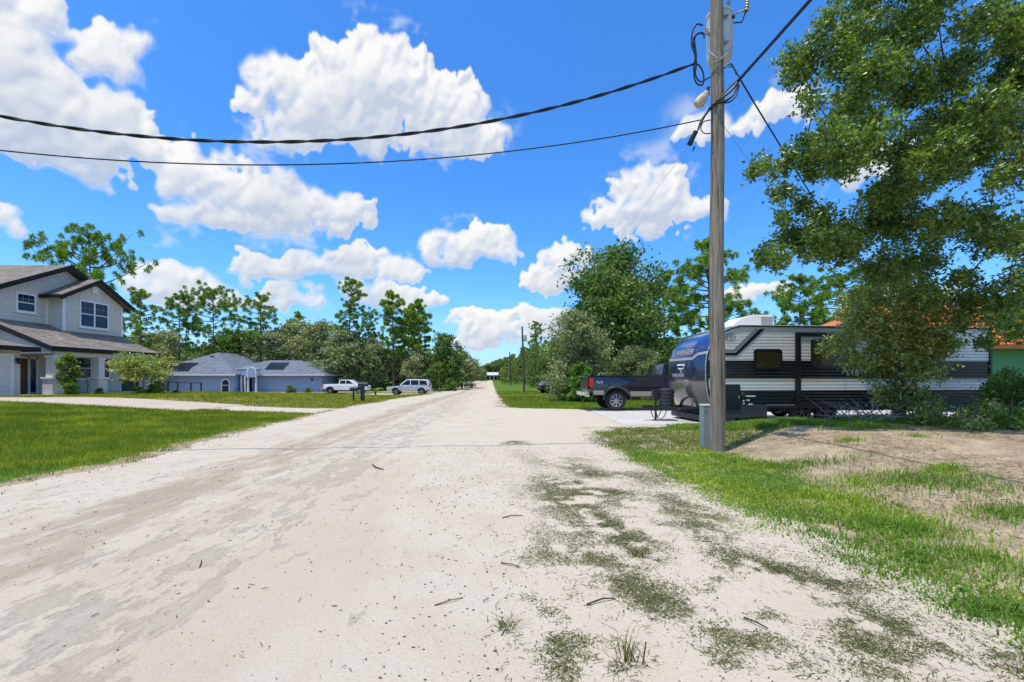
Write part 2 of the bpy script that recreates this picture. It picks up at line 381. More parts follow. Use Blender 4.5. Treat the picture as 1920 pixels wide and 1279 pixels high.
def build_ground():
    xs = np.array(rng_edges(-1500, -200, 12) + rng_edges(-200, -60, 20) + rng_edges(-60, -9, 80) + rng_edges(-9, 16, 130) + rng_edges(16, 60, 50) + rng_edges(60, 200, 16) + rng_edges(200, 1500, 12) + [1500])
    ys = np.array(rng_edges(-300, -10, 16) + rng_edges(-10, 1, 20) + rng_edges(1, 16, 100) + rng_edges(16, 60, 90) + rng_edges(60, 250, 60) + rng_edges(250, 1600, 14) + [1600])
    X, Y = np.meshgrid(xs, ys); Z = gz(X, Y)
    under = sstep(0.15, 0.6, X - left_edge(Y)) * sstep(0.15, 0.6, right_edge(Y) - X) * (Y < 235)
    Z = Z - 0.05 * under
    nx, ny = len(xs), len(ys); i = np.arange(nx * ny).reshape(ny, nx)
    Fc = np.stack([i[:-1, :-1], i[:-1, 1:], i[1:, 1:], i[1:, :-1]], -1).reshape(-1, 4)
    m, nt, bs = new_mat('ground_soil_and_turf')
    p = geo_pos(nt)
    big, mid, fine = noise(nt, p, 0.35, 4), noise(nt, p, 2.2, 5, 0.65), noise(nt, p, 28, 4, 0.7)
    turf = ramp(nt, mid, [(0.25, (0.06, 0.11, 0.014)), (0.5, (0.09, 0.17, 0.02)), (0.75, (0.14, 0.22, 0.04))])
    turf = mixc(nt, 1.0, turf, ramp(nt, fine, [(0.3, (0.6, 0.6, 0.6)), (0.7, (1.3, 1.3, 1.2))]), 'MULTIPLY')
    sand = ramp(nt, mid, [(0.28, (0.23, 0.18, 0.135)), (0.5, (0.38, 0.305, 0.215)), (0.7, (0.50, 0.41, 0.285))])
    sand = mixc(nt, 1.0, sand, ramp(nt, fine, [(0.3, (0.6, 0.58, 0.55)), (0.7, (1.25, 1.22, 1.15))]), 'MULTIPLY')
    at_ = nd(nt, 'ShaderNodeAttribute', attribute_name='bare')
    f = math_(nt, 'ADD', at_.outputs['Fac'], math_(nt, 'MULTIPLY', math_(nt, 'SUBTRACT', mid, 0.5), 0.9))
    nt.links.new(mixc(nt, mrange(nt, f, 0.38, 0.62), turf, sand), bs.inputs['Base Color'])
    bs.inputs['Roughness'].default_value = 0.97; bs.inputs['Specular IOR Level'].default_value = 0.1
    bump(nt, bs, math_(nt, 'ADD', math_(nt, 'MULTIPLY', mid, 0.6), fine), 0.6, 0.035)
    o = mesh_np('ground', np.stack([X, Y, Z], -1).reshape(-1, 3), Fc, m)
    shade(o.data, R(180)); tag(o, kind='structure')
    a = o.data.attributes.new('bare', 'FLOAT', 'POINT')
    bare = sstep(3.3, 4.3, X) * (1 - sstep(10.0, 12.0, Y)) * sstep(-20, -5, Y)
    bare = np.maximum(bare, 0.8 * sstep(1.4, 2.4, X) * (1 - sstep(4.2, 5, X)) * (1 - sstep(12, 13, Y)))
    gap = np.where(Y < 16.8, 0.55, 0.35) * (0.4 + 1.2 * fbm(X * 0.9, Y * 0.9)); bare = np.maximum(bare, (1 - sstep(0.0, 1.0, (left_edge(Y) - X) / gap)) * (X < -3) * (Y < 70)); bare = np.maximum(bare, (1 - sstep(0.0, 0.5, X - right_edge(Y))) * (Y > 20) * (Y < 70))
    a.data.foreach_set('value', bare.astype(np.float32).ravel())
build_ground()

# ---------------------------------------------------------------- limestone road with its sandy shoulder
def road_material():
    m, nt, bs = new_mat('crushed_limestone')
    p = geo_pos(nt)
    dt = nd(nt, 'ShaderNodeVectorMath', operation='DOT_PRODUCT'); nt.links.new(p, dt.inputs[0]); dt.inputs[1].default_value = (1, TILT, 0); t = dt.outputs['Value']
    mp = nd(nt, 'ShaderNodeMapping'); mp.inputs['Rotation'].default_value = (0, 0, R(-2.6)); mp.inputs['Scale'].default_value = (1.0, 0.22, 1.0); nt.links.new(p, mp.inputs[0])
    streak = noise(nt, mp.outputs[0], 2.6, 9, 0.70)
    mp2 = nd(nt, 'ShaderNodeMapping'); mp2.inputs['Rotation'].default_value = (0, 0, R(-12)); mp2.inputs['Scale'].default_value = (1.0, 0.42, 1.0); mp2.inputs['Location'].default_value = (7, 3, 0); nt.links.new(p, mp2.inputs[0])
    streak2 = noise(nt, mp2.outputs[0], 4.2, 10, 0.76)
    mid, fine = noise(nt, p, 1.3, 6, 0.6), noise(nt, p, 55, 5, 0.75)
    base = ramp(nt, mid, [(0.28, (0.475, 0.395, 0.30)), (0.5, (0.52, 0.45, 0.35)), (0.72, (0.525, 0.475, 0.385))])
    def band(c, w): # soft band round lateral position c
        return math_(nt, 'SUBTRACT', 1.0, mrange(nt, math_(nt, 'ABSOLUTE', math_(nt, 'SUBTRACT', t, c)), w * 0.25, w))
    def hard(v, lo, hi): return mrange(nt, v, lo, hi)
    # brown damp wheel track on the far side
    b1 = hard(math_(nt, 'ADD', math_(nt, 'MULTIPLY', band(-3.75, 1.1), 0.22), math_(nt, 'ADD', math_(nt, 'MULTIPLY', streak, 0.6), math_(nt, 'MULTIPLY', streak2, 0.6))), 0.70, 0.86)
    c = mixc(nt, math_(nt, 'MULTIPLY', b1, 0.85), base, ramp(nt, streak2, [(0.3, (0.26, 0.20, 0.135)), (0.7, (0.42, 0.345, 0.25))]))
    # grey patches where the fines have washed off
    b2 = math_(nt, 'ADD', math_(nt, 'MULTIPLY', band(-2.35, 1.15), 0.32), math_(nt, 'MULTIPLY', band(-5.3, 0.9), 0.12))
    g = hard(math_(nt, 'ADD', math_(nt, 'MULTIPLY', b2, 0.36), math_(nt, 'ADD', math_(nt, 'MULTIPLY', streak2, 0.7), math_(nt, 'MULTIPLY', streak, 0.5))), 0.70, 0.76)
    c = mixc(nt, math_(nt, 'MULTIPLY', g, 0.8), c, ramp(nt, streak, [(0.3, (0.32, 0.285, 0.22)), (0.7, (0.42, 0.385, 0.305))]))
    pit = hard(math_(nt, 'ADD', noise(nt, mp2.outputs[0], 15.0, 4, 0.6), math_(nt, 'MULTIPLY', mrange(nt, t, -1.2, -2.2), 0.10)), 0.70, 0.75)
    c = mixc(nt, math_(nt, 'MULTIPLY', pit, 0.6), c, (0.27, 0.235, 0.19))
    # faint tan wash further along the road
    g3 = hard(math_(nt, 'ADD', math_(nt, 'MULTIPLY', band(-2.0, 1.6), 0.1), noise(nt, mp.outputs[0], 0.55, 6, 0.6)), 0.56, 0.68)
    c = mixc(nt, math_(nt, 'MULTIPLY', g3, 0.45), c, (0.46, 0.36, 0.26))
    # right of the wheel track: creamier loose sand
    c = mixc(nt, mrange(nt, t, 0.0, 0.5, 0.0, 0.55), c, (0.54, 0.46, 0.345))
    c = mixc(nt, 1.0, c, ramp(nt, fine, [(0.25, (0.80, 0.79, 0.78)), (0.5, (1, 1, 1)), (0.75, (1.07, 1.07, 1.06))]), 'MULTIPLY')
    sp = noise(nt, p, 190, 2, 0.5)
    c = mixc(nt, mrange(nt, sp, 0.70, 0.75, 0, 0.5), c, (0.26, 0.23, 0.19))
    nt.links.new(c, bs.inputs['Base Color'])
    bs.inputs['Roughness'].default_value = 0.95; bs.inputs['Specular IOR Level'].default_value = 0.15
    h = math_(nt, 'SUBTRACT', math_(nt, 'ADD', math_(nt, 'MULTIPLY', fine, 0.5), math_(nt, 'MULTIPLY', streak2, 1.1)), math_(nt, 'MULTIPLY', g, 0.55))
    bump(nt, bs, h, 0.55, 0.03); return m
ROADMAT = road_material()
def build_road():
    ys = np.array(rng_edges(-10, 1.5, 30) + rng_edges(1.5, 13, 220) + rng_edges(13, 30, 160) + rng_edges(30, 80, 120) + rng_edges(80, 235, 80) + [235])
    l, r = left_edge(ys), right_edge(ys); n = 34; u = np.linspace(0, 1, n)
    X = l[:, None] * (1 - u) + r[:, None] * u; Y = np.repeat(ys[:, None], n, 1)
    edge = np.minimum(u, 1 - u)[None, :] * (r - l)[:, None]
    Z = gz(X, Y) + 0.018 * sstep(0, 0.5, edge) - 0.004 + 0.018 * (fbm(X * 1.1, Y * 0.35) - 0.5)
    i = np.arange(len(ys) * n).reshape(len(ys), n)
    Fc = np.stack([i[:-1, :-1], i[:-1, 1:], i[1:, 1:], i[1:, :-1]], -1).reshape(-1, 4)
    o = mesh_np('road', np.stack([X, Y, Z], -1).reshape(-1, 3), Fc, ROADMAT); shade(o.data, R(180)); tag(o, kind='structure')
build_road()

# ---------------------------------------------------------------- concrete driveways
def concrete(name, a, b):
    m, nt, bs = new_mat(name); p = geo_pos(nt); n1, n2 = noise(nt, p, 0.9, 5, 0.6), noise(nt, p, 40, 4, 0.7)
    c = mixc(nt, 1.0, ramp(nt, n1, [(0.3, a), (0.7, b)]), ramp(nt, n2, [(0.3, (0.88, 0.88, 0.88)), (0.7, (1.08, 1.08, 1.08))]), 'MULTIPLY')
    nt.links.new(c, bs.inputs['Base Color']); bs.inputs['Roughness'].default_value = 0.9; bump(nt, bs, n2, 0.3, 0.01); return m
PINKCON, WHITECON = concrete('driveway_concrete', (0.44, 0.34, 0.255), (0.53, 0.43, 0.335)), concrete('pad_concrete', (0.48, 0.44, 0.39), (0.56, 0.53, 0.48))
def sheet(name, corners, mat, nx=12, ny=8, lift=0.03, parent=None, skirt=0.12):   # four corners (x,y): draped plate with a skirt
    a, b, c, d = [np.array(q, float) for q in corners]
    u = np.linspace(0, 1, nx + 1); v = np.linspace(0, 1, ny + 1); U, V = np.meshgrid(u, v)
    P = (a * (1 - U[..., None]) + b * U[..., None]) * (1 - V[..., None]) + (d * (1 - U[..., None]) + c * U[..., None]) * V[..., None]
    Z = gz(P[..., 0], P[..., 1]) + lift
    top = np.concatenate([P, Z[..., None]], -1).reshape(-1, 3); i = np.arange(len(top)).reshape(ny + 1, nx + 1)
    Fc = [tuple(q) for q in np.stack([i[:-1, :-1], i[:-1, 1:], i[1:, 1:], i[1:, :-1]], -1).reshape(-1, 4)]
    ring = list(i[0, :]) + list(i[1:, -1]) + list(i[-1, -2::-1]) + list(i[-2:0:-1, 0]); n0 = len(top)
    low = top[ring] - np.array([0, 0, skirt]); k = len(ring)
    Fc += [(ring[j], n0 + j, n0 + (j + 1) % k, ring[(j + 1) % k]) for j in range(k)]
    mb = MB(); mb.v = [tuple(p) for p in top] + [tuple(p) for p in low]; mb.f = [tuple(int(z) for z in q) for q in Fc]
    return mb.build(name, mat, parent, world=parent is not None)
dw = bpy.data.objects.new('driveway', None); COL.objects.link(dw); tag(dw, kind='structure')
for k in range(5):                                   # poured slabs with joints
    x1 = -12.25 - k * 3.0; s = 0.012
    sheet('concrete_slab', [(x1 - 3.0 + s, 17.15 - 0.05 * k), (x1 - s, 17.15 - 0.05 * k), (x1 - s, 21.0), (x1 - 3.0 + s, 21.0)], PINKCON, 5, 6, 0.035, dw)
pad = bpy.data.objects.new('parking_pad', None); COL.objects.link(pad); tag(pad, kind='structure')
for k in range(4):
    sheet('concrete_slab', [(3.25 + k * 3.6, 13.15), (6.83 + k * 3.6, 13.15), (6.83 + k * 3.6, 20.0), (3.25 + k * 3.6, 20.0)], WHITECON, 6, 8, 0.03, pad)
def path_sheet(name, corners, mat): 
    o = sheet(name, corners, mat, 20, 6, 0.02, None, 0.06); tag(o, kind='structure'); return o
path_sheet('apron', [(-12.3, 18.2), (-7.6, 17.6), (-7.9, 20.4), (-12.3, 20.7)], ROADMAT)
path_sheet('far_driveway', [(-22, 54.2), (-9.1, 54.6), (-9.2, 60.5), (-22, 60.5)], concrete('far_drive', (0.45, 0.42, 0.38), (0.55, 0.5, 0.46)))
path_sheet('side_driveway', [(-1.3, 44.0), (7.5, 44.5), (7.5, 46.2), (-1.3, 45.6)], ROADMAT)

# ---------------------------------------------------------------- grass
def blades(P, h, w, lean, seg=1):
    """P (n,3) roots, h heights, w widths -> verts, faces; bent blades"""
    n = len(P); az = rng.random(n) * 2 * np.pi; la = rng.random(n) * 2 * np.pi
    side = np.stack([np.cos(az), np.sin(az), 0 * az], -1) * (w / 2)[:, None]
    ld = np.stack([np.cos(la), np.sin(la), 0 * la], -1) * (lean * h * (0.3 + rng.random(n)))[:, None]
    up = np.zeros((n, 3)); up[:, 2] = h
    if seg == 1:
        V = np.stack([P - side, P + side, P + up + ld], 1).reshape(-1, 3); Fc = np.arange(3 * n).reshape(n, 3); return V, Fc
    m = P + up * 0.62 + ld * 0.32
    tip = P + up * (1 - 0.35 * lean) + ld * 1.15
    V = np.stack([P - side, P + side, m + side * 0.75, m - side * 0.75, tip], 1).reshape(-1, 3); k = np.arange(n)[:, None] * 5
    Fc = np.concatenate([k + np.array([[0, 1, 2]]), k + np.array([[0, 2, 3]]), k + np.array([[3, 2, 4]])], 0)
    return V, Fc
def scatter(n, x0, x1, y0, y1):
    return rng.uniform(x0, x1, n), rng.uniform(y0, y1, n)
def grass_obj(name, label, x, y, h, w, lean, mat, seg=1, sink=0.01):
    P = np.stack([x, y, gz(x, y) - sink], -1); V, Fc = blades(P, h, w, lean, seg)
    o = mesh_np(name, V, Fc, mat); tag(o, label, 'grass', kind='stuff'); return o
LAWN = foliage('lawn_grass', [(0.085, 0.145, 0.012), (0.13, 0.21, 0.018), (0.20, 0.28, 0.03), (0.34, 0.36, 0.08)], 0.4, 0.5, 0.2, 0.9)
VERGE = foliage('verge_grass', [(0.075, 0.165, 0.016), (0.115, 0.235, 0.026), (0.17, 0.31, 0.045), (0.28, 0.38, 0.10)], 0.42, 0.45, 0.25, 0.6)
WEED = foliage('trampled_weed', [(0.065, 0.080, 0.028), (0.11, 0.13, 0.048), (0.165, 0.18, 0.075), (0.26, 0.24, 0.14)], 0.25, 0.6, 0.15)
PALE = foliage('dry_grass', [(0.09, 0.15, 0.025), (0.14, 0.21, 0.04), (0.20, 0.26, 0.07), (0.30, 0.31, 0.13)], 0.3, 0.6, 0.15)
def in_drive(x, y): return (x < -12.2) & (y > 17.1) & (y < 21.05) | ((x < -6.9) & (x > -12.4) & (y > 17.9) & (y < 20.6) & (fbm(x * 1.2, y * 1.2) > 0.40))
def lawn():
    # near lawn left of the road
    x, y = scatter(350000, -26, -5.6, 4.5, 18.3)
    e = left_edge(y); d = e - x
    keep = (x > -1.22 * y - 0.6) & ~in_drive(x, y) & (d > -1.1 * (fbm(x * 2.2, y * 2.2) - 0.42)) & (rng.random(len(x)) < np.clip(0.42 + d * 0.8, 0.05, 1))
    x, y, d = x[keep], y[keep], d[keep]
    hh = (0.05 + 0.07 * rng.random(len(x))) * (0.65 + 0.7 * fbm(x * 0.8, y * 0.8)) * np.clip(0.55 + d * 0.5, 0.35, 1.15)
    grass_obj('lawn_grass', 'bright green lawn between the white road and the pinkish driveway', x, y, hh, 0.006 + 0.0011 * y * rng.random(len(x)), 0.55, LAWN)
    x, y = scatter(330000, -42, -6, 20.3, 64)
    d = left_edge(y) - x; pr = np.clip(26 / y, 0.25, 1) ** 2
    keep = (x > -1.2 * y - 0.5) & (d > 0.5 * (fbm(x * 1.5, y * 1.5) - 0.35)) & (rng.random(len(x)) < pr) & ~in_drive(x, y) & ~((x < -24.2) & (y > 22.0) & (y < 42)) & ~((x < -9.2) & (x > -22) & (y > 54) & (y < 60.6))
    x, y = x[keep], y[keep]
    grass_obj('lawn_grass', 'green lawn stretching from the driveway to the blue house', x, y, (0.08 + 0.09 * rng.random(len(x))) * (0.7 + 0.6 * fbm(x * .5, y * .5)), 0.0011 * y * (0.5 + rng.random(len(x))), 0.5, LAWN)
    # far lawn right of the road
    x, y = scatter(120000, -3.5, 9, 20.2, 66)
    d = x - right_edge(y); keep = (d > 0.1) & (rng.random(len(x)) < np.clip(26 / y, 0.25, 1) ** 2) & ~((y > 43.9) & (y < 46.3))
    x, y = x[keep], y[keep]
    grass_obj('lawn_grass', 'green mown lawn beyond the black pickup, right of the road', x, y, 0.06 + 0.07 * rng.random(len(x)), 0.0011 * y * (0.5 + rng.random(len(x))), 0.5, LAWN)
lawn()
def verge():
    # bright strip along the sandy shoulder
    lo = lambda y: np.interp(y, [1.5, 2.3, 3.35, 4.5, 6.2, 9.7, 12.3], [2.65, 2.50, 2.20, 1.98, 1.88, 1.60, 1.95])
    hi = lambda y: np.interp(y, [1.5, 3.2, 3.9, 4.9, 6.0, 7.0, 8.5, 10, 12.3], [3.7, 3.6, 4.0, 4.15, 4.2, 4.3, 3.9, 6.0, 7.5])
    x, y = scatter(270000, 1.0, 9.0, 1.7, 12.6)
    wob = 0.8 * (fbm(x * 1.6, y * 1.6) - 0.5)
    d = np.minimum(x - lo(y), hi(y) - x) + wob
    dens = np.clip(0.32 + 1.8 * d, 0, 1) * np.clip(0.9 + 3.2 * (fbm(x * 2.4, y * 2.4, 4) - 0.47), 0.06, 1) * (x < 1.2 * y + 0.8) * np.where(y > 8.5, 0.5, 1)
    keep = (d > -0.14) & (rng.random(len(x)) < dens); x, y, d = x[keep], y[keep], d[keep]
    hh = (0.035 + 0.065 * rng.random(len(x))) * np.clip(0.55 + 1.0 * d, 0.5, 1.1) * (0.6 + 0.8 * fbm(x * 2, y * 2))
    far = y > 8.6
    grass_obj('verge_grass', 'lush green grass strip between the white sand and the bare mound', x[~far], y[~far], hh[~far], (0.007 + 0.008 * rng.random((~far).sum())), 0.95, VERGE, 2)
    grass_obj('verge_grass', 'patchy pale green grass round the foot of the power pole', x[far], y[far], hh[far] * 0.9, (0.010 + 0.006 * rng.random(far.sum())), 0.8, PALE, 2)
    # tall grass along the trailer and under the small oak
    x, y = scatter(70000, 4.3, 14.5, 9.4, 13.0)
    k = sstep(0.42, 0.6, fbm(x * 0.9 + 3, y * 0.9)) * sstep(9.3, 10.6, y) ; keep = (rng.random(len(x)) < k) & (x < 1.18 * y); x, y = x[keep], y[keep]
    grass_obj('verge_grass', 'uneven green grass growing in front of the travel trailer wheels', x, y, 0.07 + 0.13 * rng.random(len(x)), 0.010 + 0.006 * rng.random(len(x)), 0.7, VERGE, 2)
    # tufts on the bare mound
    C = [gpt(a, b, 0.22) for a, b in [(1500, 850), (1590, 830), (1600, 880), (1620, 890), (1640, 875), (1700, 880), (1740, 888), (1770, 875), (1790, 890), (1690, 945), (1760, 955), (1850, 905), (1890, 935), (1560, 850), (1480, 870), (1830, 990), (1880, 1000), (1910, 1030), (1660, 935), (1600, 905), (1850, 1080), (1900, 940), (1720, 830), (1420, 850), (1790, 985)]]
    X, Y = [], []
    for cx, cy in C:
        n = int(rng.uniform(120, 420)); s = rng.uniform(0.08, 0.22)
        X.append(cx + rng.normal(0, s * 1.5, n)); Y.append(cy + rng.normal(0, s, n))
    x, y = np.concatenate(X), np.concatenate(Y)
    grass_obj('grass_tufts', 'scattered green grass tufts on the bare brown sand mound', x, y, 0.05 + 0.10 * rng.random(len(x)), 0.006 + 0.004 * rng.random(len(x)), 0.9, VERGE, 2)
verge()
def weeds():
    blobs = [(985, 852, 26, 12), (1000, 868, 22, 10), (1010, 905, 50, 14), (1000, 925, 45, 16), (1040, 940, 60, 16), (1060, 962, 70, 16), (1100, 985, 90, 18), (1140, 1000, 70, 16), (1190, 1020, 60, 14), (1215, 1040, 36, 10),
             (1030, 1010, 50, 18), (1070, 1040, 60, 18), (1010, 1050, 40, 14), (1100, 1050, 40, 14), (1160, 1060, 60, 10), (1210, 1050, 40, 8), (1090, 1085, 40, 12), (1150, 1095, 70, 16), (1210, 1120, 70, 22), (1250, 1140, 40, 20), (1090, 1125, 20, 10),
             (970, 1105, 22, 8), (1010, 1122, 30, 9), (1025, 1150, 30, 10), (1060, 1170, 20, 8), (1150, 1170, 12, 9), (1195, 1180, 18, 7), (1030, 1200, 50, 20), (1080, 1215, 60, 22), (1110, 1245, 70, 24), (1190, 1240, 30, 10), (1070, 1265, 60, 20),
             (1115, 925, 40, 8), (1160, 925, 30, 7), (1180, 945, 40, 8), (1190, 890, 30, 7), (1090, 880, 30, 7), (1050, 872, 30, 6), (1120, 890, 40, 7), (1080, 862, 30, 6), (960, 832, 26, 4), (1075, 870, 20, 5), (1080, 907, 14, 4),
             (1230, 905, 40, 10), (1260, 935, 44, 12), (1290, 955, 36, 12), (1250, 960, 20, 8), (1300, 985, 40, 12), (1340, 1010, 36, 12), (1360, 1040, 40, 12), (1400, 1060, 50, 14), (1450, 1080, 50, 14), (1480, 1060, 40, 10), (1340, 970, 30, 10),
             (1530, 1090, 50, 16), (1560, 1125, 50, 22), (1580, 1160, 50, 20), (1600, 1100, 40, 12), (1640, 1180, 60, 30), (1660, 1230, 50, 26), (1700, 1180, 50, 16), (1760, 1215, 40, 16), (1820, 1230, 60, 16), (1880, 1220, 50, 20), (1600, 1210, 30, 18), (1620, 1260, 40, 16),
             (1420, 1110, 20, 10), (1430, 1135, 30, 12), (1440, 1160, 26, 8), (1340, 1150, 40, 14), (1370, 1190, 50, 18), (1330, 1210, 36, 12), (1410, 1215, 40, 14), (1440, 1200, 30, 8), (1360, 1240, 36, 16), (1500, 1230, 40, 18), (1520, 1260, 40, 14), (1480, 1110, 16, 6), (1320, 1105, 20, 8),
             (1240, 985, 24, 6), (1290, 1020, 20, 5), (1190, 1082, 14, 6), (1345, 1090, 14, 6), (1700, 1270, 60, 14), (1900, 1265, 50, 16)]
    X, Y = [], []
    for (cx, cy, rx, ry) in blobs:
        x0, y0 = gpt(cx, cy); sx = rx / F * y0; sy = max(gpt(cx, cy - ry)[1] - y0, 0.03)
        n = int(np.clip(30000 * sx * sy * 3.1, 220, 14000)); q = rng.normal(0, 0.75, (n * 2, 2)); x = x0 + q[:, 0] * sx; y = y0 + q[:, 1] * sy
        k = rng.random(n * 2) < np.clip(7.0 * (0.6 * fbm(x * 8 + 3, y * 8, 3) + 0.4 * fbm(x * 2.2, y * 2.2, 2) - 0.375), 0, 1) * np.clip(1.5 - 0.6 * np.hypot(q[:, 0], q[:, 1]), 0, 1); X.append(x[k]); Y.append(y[k])
    q, w = scatter(150000, 0.1, 2.6, 1.9, 10.5); dn = fbm(q * 2.6 + 5, w * 1.3, 5) - 0.575 + 0.13 * (q - 1.3); k = rng.random(len(q)) < np.clip(dn * 8, 0, 0.95); X.append(q[k]); Y.append(w[k])
    x, y = np.concatenate(X), np.concatenate(Y)
    grass_obj('weeds', 'dull olive trampled weeds in patches on the white sandy shoulder', x, y, 0.006 + 0.026 * rng.random(len(x)) ** 2.0, 0.003 + 0.0045 * rng.random(len(x)), 1.9, WEED, 2, 0.0)
    # a thin scatter along both wheel edges of the road
    x, y = scatter(60000, -9.5, 2.2, 4, 30); d = np.minimum(np.abs(x - left_edge(y) - 0.1), np.abs(x - right_edge(y) + 0.2))
    k = (d < 0.3) & (fbm(x * 3, y * 3) > 0.5); x, y = x[k], y[k]
    grass_obj('weeds', 'thin fringe of short weeds creeping over the road edges', x, y, 0.02 + 0.05 * rng.random(len(x)), 0.008 + 0.006 * rng.random(len(x)), 1.3, WEED, 2, 0.0)
    # single tufts that stand clear of the rest
    for (cx, cy, hh, n, lab) in [(948, 1178, 0.07, 34, 'small dark flattened weed tuft lying alone on white sand beside the road'), (1180, 1245, 0.17, 30, 'upright spiky grass tuft with tall thin blades on the sand'), (1195, 1045, 0.09, 60, 'bushy olive tuft at the end of a weed patch on the sand')]:
        x0, y0 = gpt(cx, cy); s = 0.035
        P = np.stack([x0 + rng.normal(0, s, n), y0 + rng.normal(0, s, n), np.zeros(n)], -1); P[:, 2] = gz(P[:, 0], P[:, 1]) + 0.01
        V, Fc = blades(P, hh * (0.6 + 0.6 * rng.random(n)), 0.005 + 0.004 * rng.random(n), 0.9 if hh > 0.1 else 1.8, 2)
        o = mesh_np('weed_tuft', V, Fc, WEED); tag(o, lab, 'weed', 'lone weed tufts on the sand')
weeds()
def pebbles():
    m = M('pebble_grey', (0.10, 0.09, 0.08), 0.9, var=0.5, nscale=3)
    # denser along the right wheel track
    n = 2600; y = 1.7 + 7.5 * rng.random(n) ** 1.6; t = np.where(rng.random(n) < 0.55, rng.normal(-0.35, 0.35, n), rng.uniform(-6, 2.0, n)); x = t - TILT * y
    s = (0.0028 + 0.0065 * rng.random(n) ** 4) * (0.8 + 0.05 * y); z = gz(x, y) + 0.016 + s * 0.3
    o8 = np.array([[1, 0, 0], [0, 1, 0], [-1, 0, 0], [0, -1, 0], [0, 0, .7], [0, 0, -.7]]); f8 = np.array([[0, 1, 4], [1, 2, 4], [2, 3, 4], [3, 0, 4], [1, 0, 5], [2, 1, 5], [3, 2, 5], [0, 3, 5]])
    jit = 1 + 0.5 * (rng.random((n, 6, 3)) - 0.5); V = np.stack([x, y, z], -1)[:, None] + o8[None] * jit * s[:, None, None] * np.array([1.2, 1, 1])
    o = mesh_np('pebbles', V.reshape(-1, 3), (np.arange(n)[:, None, None] * 6 + f8[None]).reshape(-1, 3), m); tag(o, 'small dark pebbles and gravel bits strewn over the pale road', 'pebbles', kind='stuff')
pebbles()
def litter():
    def strips(name, label, x, y, L, W, mat, lift=0.004):
        n = len(x); a = rng.random(n) * np.pi; dx, dy = np.cos(a) * L / 2, np.sin(a) * L / 2; ex, ey = -np.sin(a) * W / 2, np.cos(a) * W / 2; z = gz(x, y) + lift; t1, t2 = rng.random(n) * 0.012, rng.random(n) * 0.012
        V = np.stack([np.stack([x - dx - ex, y - dy - ey, z + t1], -1), np.stack([x + dx - ex, y + dy - ey, z + t2], -1), np.stack([x + dx + ex, y + dy + ey, z + t2 + 0.003], -1), np.stack([x - dx + ex, y - dy + ey, z + t1 + 0.003], -1)], 1).reshape(-1, 3)
        o = mesh_np(name, V, np.arange(4 * n).reshape(n, 4), mat); tag(o, label, 'litter', kind='stuff')
    CH = foliage('dry_straw', [(0.16, 0.11, 0.06), (0.30, 0.22, 0.13), (0.46, 0.36, 0.22), (0.58, 0.48, 0.32)], 0.1, 0.8, 0.1); GR = foliage('grey_debris', [(0.05, 0.04, 0.03), (0.12, 0.10, 0.08), (0.22, 0.19, 0.15)], 0.0, 0.9, 0.1)
    x, y = scatter(26000, 3.6, 11.5, 2.4, 10.4); k = (x < 1.2 * y + 0.6) & (fbm(x * 0.8 + 2, y * 0.8) > 0.44 + 0.12 * rng.random(len(x))); x, y = x[k], y[k]; n = len(x)
    strips('straw_litter', 'pale straw and wood chips strewn over the bare sand mound', x, y, 0.02 + 0.07 * rng.random(n) ** 2, 0.004 + 0.007 * rng.random(n), CH)
    x, y = scatter(1500, -0.2, 2.7, 1.8, 9.0); n = len(x); strips('dead_stems', 'fine dead grass stems scattered over the sandy shoulder', x, y, 0.012 + 0.05 * rng.random(n) ** 3, 0.0025 + 0.003 * rng.random(n), GR, 0.02)
    x, y = scatter(900, -6, 0.2, 2.0, 10.0); n = len(x); strips('dead_stems', 'thin dry stems and bark bits lying about the road surface', x, y, 0.008 + 0.035 * rng.random(n) ** 3, 0.003 + 0.003 * rng.random(n), GR, 0.02)
litter()
TWIG = bark('twig_bark', (0.035, 0.025, 0.018), (0.10, 0.075, 0.055))
def twigs():
    for (pts, r, lab) in [([(699, 872), (704, 878), (712, 881), (719, 882)], 0.012, 'curved dark stick lying in the middle of the white road'),
                          ([(815, 1138), (845, 1130), (868, 1122)], 0.004, 'thin straight twig lying across the pale near road'),
                          ([(1100, 1140), (1130, 1132), (1152, 1128)], 0.006, 'short dark twig lying among the olive weeds on sand'),
                          ([(940, 1058), (960, 1064), (976, 1068)], 0.005, 'small twig at the right wheel track of the road'),
                          ([(943, 973), (960, 971), (980, 970)], 0.006, 'dry grass stem lying at the edge of the weed patch'),
                          ([(374, 1066), (377, 1059), (378, 1052)], 0.004, 'short dark stub of a stick on the left wheel track'),
                          ([(1395, 1165), (1420, 1178), (1440, 1186)], 0.006, 'dark bent twig on the cream sand below the grass strip')]:
        P = []
        for j, (a, b) in enumerate(pts):
            x, y = gpt(a, b); P.append((x, y, gz1(x, y) + 0.018 + r * 0.6 + (0.01 if 0 < j < len(pts) - 1 else 0)))
        mb = MB().tube(P, [r * (1 - 0.5 * j / len(P)) for j in range(len(P))], 6); tag(mb.build('twig', TWIG), lab, 'twig', 'twigs lying on the road and sand')
twigs()
